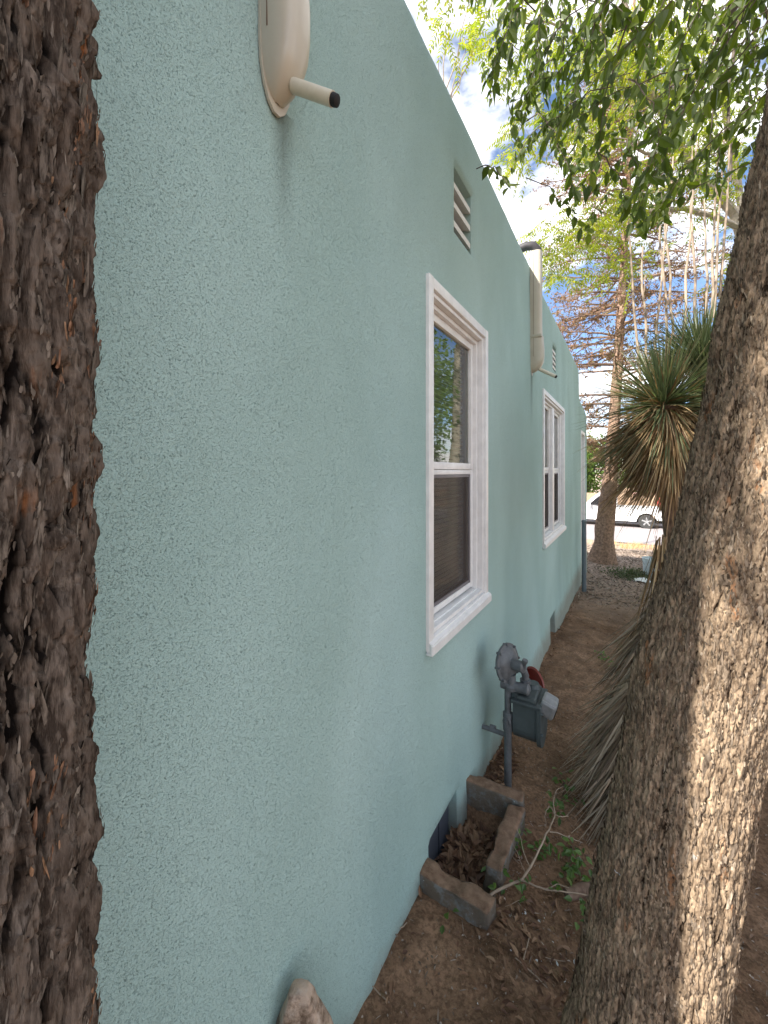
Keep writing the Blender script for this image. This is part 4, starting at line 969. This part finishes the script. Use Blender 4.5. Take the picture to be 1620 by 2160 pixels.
# ------------------------------------------------------------ trees across the road
def round_tree(x, y, r, zc_, h, n, lab, mat=M_FARG, ls=.22, grp='leafy trees across the road'):
    zz = float(np.interp(y, GY, GZ)); rt = empty('tree', (x, y, zz), lab, 'tree', grp); tb, lb = TB(), TB()
    tb.tube(curve([x, y, zz-.2], [x, y, zc_], 0, 7, .06), np.linspace(.22, .08, 7), 8)
    for _ in range(14):
        q = rv(1)[0]; q /= np.linalg.norm(q); tb.tube(curve([x, y, zc_-h*.5], [x+q[0]*r*.8, y+q[1]*r*.8, zc_+q[2]*h*.7], -.2, 7, .08), np.linspace(.09, .02, 7), 5)
    cl = rv(34); cl /= np.linalg.norm(cl, axis=1, keepdims=True); cl *= RNG.uniform(.45, 1.0, (34, 1))
    k = RNG.integers(0, 34, n); pos = np.array([x, y, zc_])+(cl[k]+rv(n, .16))*[r, r, h]
    lb.leaves(pos, rv(n)+[0, 0, -.4], rv(n)+[0, 0, .8], ls*RNG.uniform(.6, 1.2, n), ls*.55)
    tb.build('trunk', M_TWIG, rt); lb.build('foliage', mat, rt)
round_tree(-1.6, 30.5, 2.2, 2.3, 2.3, 5200, 'bright green tree just past the corner of the teal wall, above the truck cab')
round_tree(2.6, 33, 2.5, 2.2, 2.2, 5200, 'bright green tree right of the bare conifer, above the truck bed')
round_tree(-7, 45, 5, 3.0, 3.4, 4000, 'far green tree hidden mostly behind the teal wall', ls=.4)
round_tree(5.5, 50, 5, 3.2, 3.6, 4000, 'farthest green tree, behind the yucca skirt', ls=.4)

round_tree(4.9, 8.2, 2.3, 3.4, 2.5, 15000, 'unseen leafy tree added at the right for the near window to mirror', ls=.13, grp='unseen trees added for the window reflection')  # out-of-view trees, added to put green in the window reflection
round_tree(7.5, 13.5, 3.2, 4.4, 3.8, 5200, 'unseen broad leafy tree added behind the first for the window reflection', ls=.18, grp='unseen trees added for the window reflection')

# ------------------------------------------------------------ garden wall across the road
gw = empty('garden_wall', (2, 30, -1.1), 'tan stucco garden wall with a red gate beyond the white truck', 'garden wall')
MB().box((-14, 29, -1.3), (.35, 29.2, .25), .02).build('wall', M_TAN, gw); MB().box((.92, 29, -1.3), (2.3, 29.2, .25), .02).build('wall', M_TAN, gw); MB().box((3.2, 29, -1.3), (16, 29.2, .25), .02).build('wall', M_TAN, gw)
MB().box((.355, 28.85, -1.3), (.915, 29.3, .62), .03).build('pillar', M_TAN, gw)
MB().box((.92, 28.96, .253), (2.3, 29.24, .36), .01).build('coping', M_PINK, gw)
mb = MB()
for k in range(9): mb.box((2.32+k*.098, 29.05, -1.1), (2.38+k*.098, 29.1, .30), .005)
mb.box((2.31, 29.105, -.2), (3.19, 29.13, -.1)); mb.build('gate', M_REDG, gw)

# ------------------------------------------------------------ pickup truck
tg = -1.225; TX, TY = 1.57, 23.4      # rear wheel centre
tk = empty('pickup_truck', (TX-1.6, TY+.9, tg), 'white single-cab pickup truck parked on the road beyond the house', 'pickup truck')
def side_body(pts, y0, y1, tuck=0.0):
    mb = MB(); q = len(pts); V = [(x, y0+(tuck if z > .98 else 0)*(z-.98), z) for x, z in pts]+[(x, y1-(tuck if z > .98 else 0)*(z-.98), z) for x, z in pts]
    V = [(TX+x, y, tg+z) for x, y, z in V]
    mb.add(V, [tuple(range(q)), tuple(range(q, 2*q))[::-1]]+[(k, k+q, (k+1) % q+q, (k+1) % q) for k in range(q)]); return mb
def arch(cx_, r, z0, n=8): return [(cx_+r*math.cos(R(180*k/n)), z0+r*math.sin(R(180*k/n))) for k in range(n+1)]
y0t, y1t = TY, TY+1.85
body = [(1.15, .42)]+[(1.15, .55), (1.12, 1.03), (-1.26, 1.03)]+[(-1.26, .40)]+arch(0, .42, .40)[::-1][0:0]
low = [(1.15, .45), (1.12, 1.03), (-1.265, 1.03), (-1.265, .34), (-.43, .34)]+[(-.43*math.cos(R(g)), .36+.43*math.sin(R(g))) for g in (15, 40, 65, 90, 115, 140, 165)]+[(.44, .45)]
side_body(low, y0t, y1t).build('cargo_bed', M_TRUCK, tk)
front = [(-1.275, .34), (-1.275, 1.05), (-1.29, 1.68), (-1.40, 1.72), (-2.10, 1.72), (-2.25, 1.66), (-2.80, 1.12), (-3.9, 1.02), (-4.05, .85), (-4.07, .42), (-3.78, .40)]+[(-3.34-.43*math.cos(R(g)), .36+.43*math.sin(R(g))) for g in (15, 40, 65, 90, 115, 140, 165)]+[(-2.90, .34)]
side_body(front, y0t+.001, y1t-.001, .22).build('cab', M_TRUCK, tk)
mb = side_body([(-1.38, 1.10), (-1.40, 1.60), (-2.12, 1.60), (-2.60, 1.12)], y0t-.006, y0t+.02, .22); mb.build('side_window', M_CARG, tk)
MB().box((TX-2.42, y0t-.008, tg+.36), (TX-2.405, y0t-.002, tg+1.06)).build('door_gap', M_BLACK, tk); MB().box((TX-1.60, y0t-.03, tg+.93), (TX-1.44, y0t-.004, tg+.96), .008).build('door_handle', M_BLACK, tk)
MB().box((TX-2.62, y0t-.18, tg+1.05), (TX-2.48, y0t-.0, tg+1.24), .02).build('mirror', M_TRUCK, tk)
MB().box((TX-4.15, y0t+.05, tg+.36), (TX-4.05, y1t-.05, tg+.56), .02).build('bumper', M_ALU, tk); MB().box((TX+1.16, y0t+.05, tg+.40), (TX+1.26, y1t-.05, tg+.58), .02).build('bumper', M_ALU, tk)
MB().box((TX-4.0, y0t+.3, tg+.28), (TX+1.0, y1t-.3, tg+.40)).build('chassis', M_BLACK, tk)
for wx in (0, -3.34):
    for side, yy in ((-1, y0t+.03), (1, y1t-.03)):
        mb = MB(); mb.lathe((TX+wx, yy, tg+.355), (0, -side*-1, 0) if False else (0, side, 0), [(-.22, .22), (-.22, .33), (-.19, .355), (-.02, .355), (.0, .33), (.0, .235)], 28); wh = mb.build('wheel', M_TYRE, tk, True)
        mb = MB(); mb.lathe((TX+wx, yy, tg+.355), (0, side, 0), [(-.05, .228), (-.004, .228), (-.002, .21), (-.03, .20)], 28)
        mb.lathe((TX+wx, yy, tg+.355), (0, side, 0), [(-.03, .065), (.006, .06), (.01, .04)], 14)
        for s_ in range(5):
            g = 2*math.pi*s_/5+.3
            def Mr(q, g=g, wx=wx, yy=yy): return np.array([TX+wx+q[0]*math.cos(g)-q[2]*math.sin(g), yy+side*q[1], tg+.355+q[0]*math.sin(g)+q[2]*math.cos(g)])
            mb.box((.05, -.03, -.032), (.215, .004, .032), .006, Mr)
        mb.build('rim', M_RIM, wh, False)

# ------------------------------------------------------------ bucket, rag
bp = P(1374, 1197, 7.9); bz = gz(bp[0], bp[1])
bk = empty('bucket', (bp[0], bp[1], bz), 'pale translucent plastic bucket standing on the wood chips by the yucca', 'bucket')
mb = MB(); mb.lathe((bp[0], bp[1], bz), (0, 0, 1), [(0, .13), (.01, .135), (.30, .152), (.305, .160), (.325, .161), (.327, .154), (.35, .155), (.352, .163), (.375, .163), (.378, .154), (.38, .148), (.02, .125)], 28); mb.build('body', M_BUCKET, bk, True)
hp = [(bp[0]+.16*math.cos(a_), bp[1]-.02-.10*math.sin(a_), bz+.34-.14*math.sin(a_)) for a_ in np.linspace(0, math.pi, 14)]
MB().tube(hp, .004, 6).build('handle', M_ALU, bk, True)
rp_ = P(1355, 1212, 7.4); n = 22; X, Y = np.meshgrid(np.linspace(-1, 1, n), np.linspace(-1, 1, n), indexing='ij'); q = np.stack([X.ravel(), Y.ravel(), X.ravel()*0], 1)
hh = .05*np.clip(1-np.hypot(q[:, 0], q[:, 1]), 0, 1)+.035*(1+fbm(q*2.5, 3, 8))
V = np.stack([rp_[0]+q[:, 0]*.13*(1+.2*vnoise(q*2, 3)), rp_[1]+q[:, 1]*.12, gz(rp_[0], rp_[1])+hh], 1); ii = (np.arange(n-1)[:, None]*n+np.arange(n-1)[None, :]).ravel()
tag(ob('rag', V, np.stack([ii, ii+n, ii+n+1, ii+1], 1), M_RAG, smooth=True), 'crumpled white rag on the ground in front of the bucket', 'rag')

# ------------------------------------------------------------ ground cover and litter
def on_ground(x, y, dz=.004):
    return np.stack([x, y, ground_z(x, y)+dz], 1)
tb = TB()
def scatter(tb, n, xr, yr, L, wdr, flat=.25, dz=.004, f=None):
    x = RNG.uniform(*xr, n); y = RNG.uniform(*yr, n)
    if f is not None: k = f(x, y); x, y = x[k], y[k]
    m = len(x)
    if not m: return
    p = on_ground(x, y, dz+RNG.uniform(0, .008, m)); a_ = RNG.uniform(0, 2*math.pi, m)
    d = np.stack([np.cos(a_), np.sin(a_), RNG.normal(.08, flat, m)], 1); LL = L*RNG.uniform(.5, 1.2, m)
    tb.leaves(p, d, rv(m, flat)+[0, 0, 1], LL, LL*wdr, fold=.5)
scatter(tb, 1600, (.0, .235), (1.475, 1.93), .05, .5, .5, .02)
scatter(tb, 1300, (.0, .235), (1.475, 1.93), .055, .5, .6, .045)
scatter(tb, 260, (.01, .16), (2.0, 2.5), .04, .45, .5, .002)
clump = lambda cx0, cy0, r: (lambda x, y: np.hypot(x-cx0, y-cy0) < r*np.sqrt(RNG.random(len(x))))
scatter(tb, 220, (.2, .5), (1.3, 1.65), .042, .42, .4, f=clump(.36, 1.47, .14))
scatter(tb, 240, (.25, .65), (1.15, 1.5), .035, .4, .35, f=clump(.42, 1.32, .18))
scatter(tb, 260, (.4, .8), (1.3, 1.9), .035, .4, .35, f=clump(.60, 1.55, .25))
scatter(tb, 330, (.0, 1.2), (.9, 3.4), .030, .4, .3)
scatter(tb, 240, (.0, .10), (.95, 7), .035, .45, .5)
scatter(tb, 240, (.15, 1.6), (3, 8), .04, .4, .3)
scatter(tb, 250, (1.0, 3), (.9, 3.2), .04, .4, .3)
tag(tb.build('fallen_leaves', M_LITTER), 'brown dead leaves on the dirt and heaped inside the curb', 'fallen leaves', kind='stuff')
tb = TB()
scatter(tb, 15000, (-1.0, 4), (6.7, 15), .065, .3, .4, .008)
scatter(tb, 2600, (.0, 1.6), (1.0, 7), .014, .45, .3)
scatter(tb, 500, (.0, 1.2), (.9, 3.4), .03, .12, .2)
scatter(tb, 900, (.0, 1.3), (.9, 3.4), .010, .7, .5)
tag(tb.build('wood_chips', M_CHIP), 'pale wood chips and bark bits covering the ground past the house', 'wood chips', kind='stuff')
tb = TB()
for _ in range(60):
    x, y = (RNG.uniform(0, 1.2), RNG.uniform(.95, 3.0)); a_ = RNG.uniform(0, 6.28); L = RNG.uniform(.04, .14)
    q = [np.array([x+math.cos(a_)*L*t_, y+math.sin(a_)*L*t_, gz(x+math.cos(a_)*L*t_, y+math.sin(a_)*L*t_)+.006+RNG.uniform(0, .004)]) for t_ in (0, .35, .7, 1)]
    tb.tube(q, RNG.uniform(.0009, .0022), 4)
tag(tb.build('twigs', M_DTWIG), 'thin dry twigs scattered on the dirt', 'twigs', kind='stuff')
# flakes of paint
tb = TB()
scatter(tb, 26, (.03, .13), (1.74, 1.86), .03, .6, .8, .03); scatter(tb, 26, (.01, .10), (1.475, 1.55), .022, .7, .8, .01)
for cx0, cy0, r, n in ((.60, 1.42, .05, 16), (.63, 1.33, .05, 20), (.40, 1.52, .06, 8), (.5, 1.45, .1, 10), (1.5, 2.1, .08, 12)): scatter(tb, n*3, (cx0-r, cx0+r), (cy0-r, cy0+r), .016, .5, .6, f=clump(cx0, cy0, r))
scatter(tb, 40, (.1, 1.1), (.95, 2.6), .008, .7, .6)
tag(tb.build('paint_flakes', simple('flake_white', (.6, .62, .61), .7)), 'whitish flakes of old paint on the soil', 'paint flakes', kind='stuff')
# dry grass by the road
tb = TB(); n = 2600
x = RNG.uniform(-3, 5, n); y = 15.0+RNG.random(n)*3.1; cl = RNG.integers(0, 26, n); cxs_ = RNG.uniform(-3, 5, 26); cys_ = RNG.uniform(15, 18, 26)
x = np.where(RNG.random(n) < .75, cxs_[cl]+RNG.normal(0, .16, n), x); y = np.where(RNG.random(n) < .75, cys_[cl]+RNG.normal(0, .15, n), y)
tb.blades(on_ground(x, y, 0), rv(n, .35)*[1, 1, 0]+[0, 0, 1], RNG.uniform(.10, .36, n), .012+0*x, .3*np.ones(n), 3)
tag(tb.build('dry_grass', M_STRAW), 'tufts of orange dry grass along the edge of the road', 'dry grass', kind='stuff')
# low green clump on the chips
gc = P(1330, 1197, 7.9); gz0 = gz(gc[0], gc[1])
tb = TB(); n = 900; pos = np.stack([gc[0]+RNG.normal(0, .22, n), gc[1]+RNG.normal(0, .25, n), np.zeros(n)], 1); pos[:, 2] = ground_z(pos[:, 0], pos[:, 1])+abs(RNG.normal(0, .05, n)); tb.leaves(pos, rv(n)+[0, 0, .3], rv(n)+[0, 0, 1], .06, .02)
tag(tb.build('low_plant', leaf_mat('dusty_green', [(.05, .08, .03), (.09, .12, .05), (.04, .06, .02), (.12, .14, .07)], .2)), 'low dark green plant on the wood chips left of the bucket', 'plant')

# ------------------------------------------------------------ fallen branch and seedlings
def to_ground(px, py, h=0.0):
    """point on the dirt seen there, raised by h"""
    z = 0.0
    for _ in range(6):
        Z = (CAM[2]-z-h)*810/(py-995); q = P(px, py, Z); z = gz(q[0], q[1])
    q[2] = z+h; return q
def gpath(pts, h0=.01): return [to_ground(a_, b_, h0+c_) for a_, b_, c_ in pts]
fbn = empty('fallen_branch', tuple(to_ground(1100, 1865)), 'pale forked branch with green leaves lying on the dirt beside the curb', 'branch')
tb = TB()
br = [([(1030, 1890, .01), (1070, 1868, .02), (1100, 1858, .02), (1118, 1830, .04), (1134, 1800, .06), (1150, 1765, .08), (1165, 1732, .10), (1171, 1720, .11)], .0055, .003),
      ([(1100, 1858, .02), (1150, 1876, .02), (1200, 1882, .02), (1258, 1892, .02)], .0035, .002),
      ([(1150, 1876, .02), (1175, 1866, .03), (1200, 1872, .03)], .002, .001),
      ([(1171, 1720, .11), (1160, 1700, .12), (1148, 1715, .12), (1152, 1745, .1)], .0025, .001),
      ([(1171, 1720, .11), (1180, 1722, .12), (1200, 1722, .12), (1195, 1722, .12)], .0025, .001),
      ([(1171, 1720, .11), (1166, 1690, .13), (1175, 1665, .14), (1190, 1660, .14)], .003, .001),
      ([(1160, 1755, .09), (1185, 1760, .09), (1210, 1770, .08), (1230, 1778, .07)], .003, .001),
      ([(1118, 1830, .04), (1105, 1800, .05), (1100, 1770, .07), (1083, 1730, .08)], .002, .001), ([(1083, 1730, .08), (1080, 1775, .06), (1095, 1810, .05), (1112, 1850, .03)], .0015, .001)]
for pts_, r0, r1 in br:
    q = np.array(gpath(pts_)); n = len(q); tt = np.linspace(0, n-1, n*3); c = np.stack([np.interp(tt, np.arange(n), q[:, a_]) for a_ in range(3)], 1); tb.tube(c+rv(len(c), .0012), np.linspace(r0, r1, len(c)), 6)
tb.build('wood', M_DTWIG, fbn, True)
lb = TB()
def leafclump(lb, px, py, n, h, s=.02, L=.032):
    q = to_ground(px, py, h); pos = q+rv(n, s)*[1, 1, .7]; lb.leaves(pos, rv(n)*[1, 1, .5], rv(n, .5)+[0, -.2, 1], L*RNG.uniform(.6, 1.15, n), L*.55)
for px, py, n, h in [(1050, 1785, 5, .04), (1060, 1790, 4, .04), (1045, 1830, 7, .05), (1052, 1850, 6, .04), (1140, 1790, 10, .04), (1130, 1785, 6, .04), (1160, 1788, 8, .04), (1095, 1745, 8, .04), (1088, 1770, 7, .04), (1100, 1780, 7, .04), (1170, 1865, 8, .03), (1105, 1885, 7, .02), (1098, 1878, 5, .03)]: leafclump(lb, px, py, n, h)
lb.build('leaves', M_IVY, fbn)
def seedling(spots, lab):
    q0 = to_ground(*spots[0][:2]); rt = empty('seedling', tuple(q0), lab, 'seedling'); tb, lb = TB(), TB()
    for px, py, n, h in spots:
        e_ = to_ground(px, py, h); b_ = q0; tb.tube(curve(b_, e_, 0, 4, .002), [.002, .0016, .0013, .001], 4); leafclump(lb, px, py, n, h, .022, .036)
    tb.build('stem', M_TWIG, rt); lb.build('leaves', M_IVY, rt)
seedling([(1205, 1785, 9, .07), (1212, 1805, 9, .06), (1200, 1830, 10, .05), (1215, 1825, 8, .06), (1225, 1840, 7, .05), (1192, 1845, 6, .03)], 'green seedling at the foot of the dry thatch, right of the fallen branch')
seedling([(1190, 1650, 8, .08), (1180, 1635, 6, .08), (1195, 1690, 8, .07), (1165, 1700, 8, .06), (1180, 1715, 7, .05), (1205, 1675, 8, .07)], 'green seedling growing beside the middle of the dry thatch')
seedling([(1265, 1380, 9, .06), (1280, 1385, 9, .05), (1290, 1400, 8, .04), (1305, 1355, 7, .09), (1315, 1370, 7, .06)], 'dark green seedling at the top of the dry thatch, farther along the path')
seedling([(1240, 1915, 8, .05), (1243, 1935, 6, .04)], 'tiny green seedling touching the leaning trunk near its foot')
seedling([(952, 1955, 4, .01)], 'single small green leaf sprig on bare dirt near the curb')
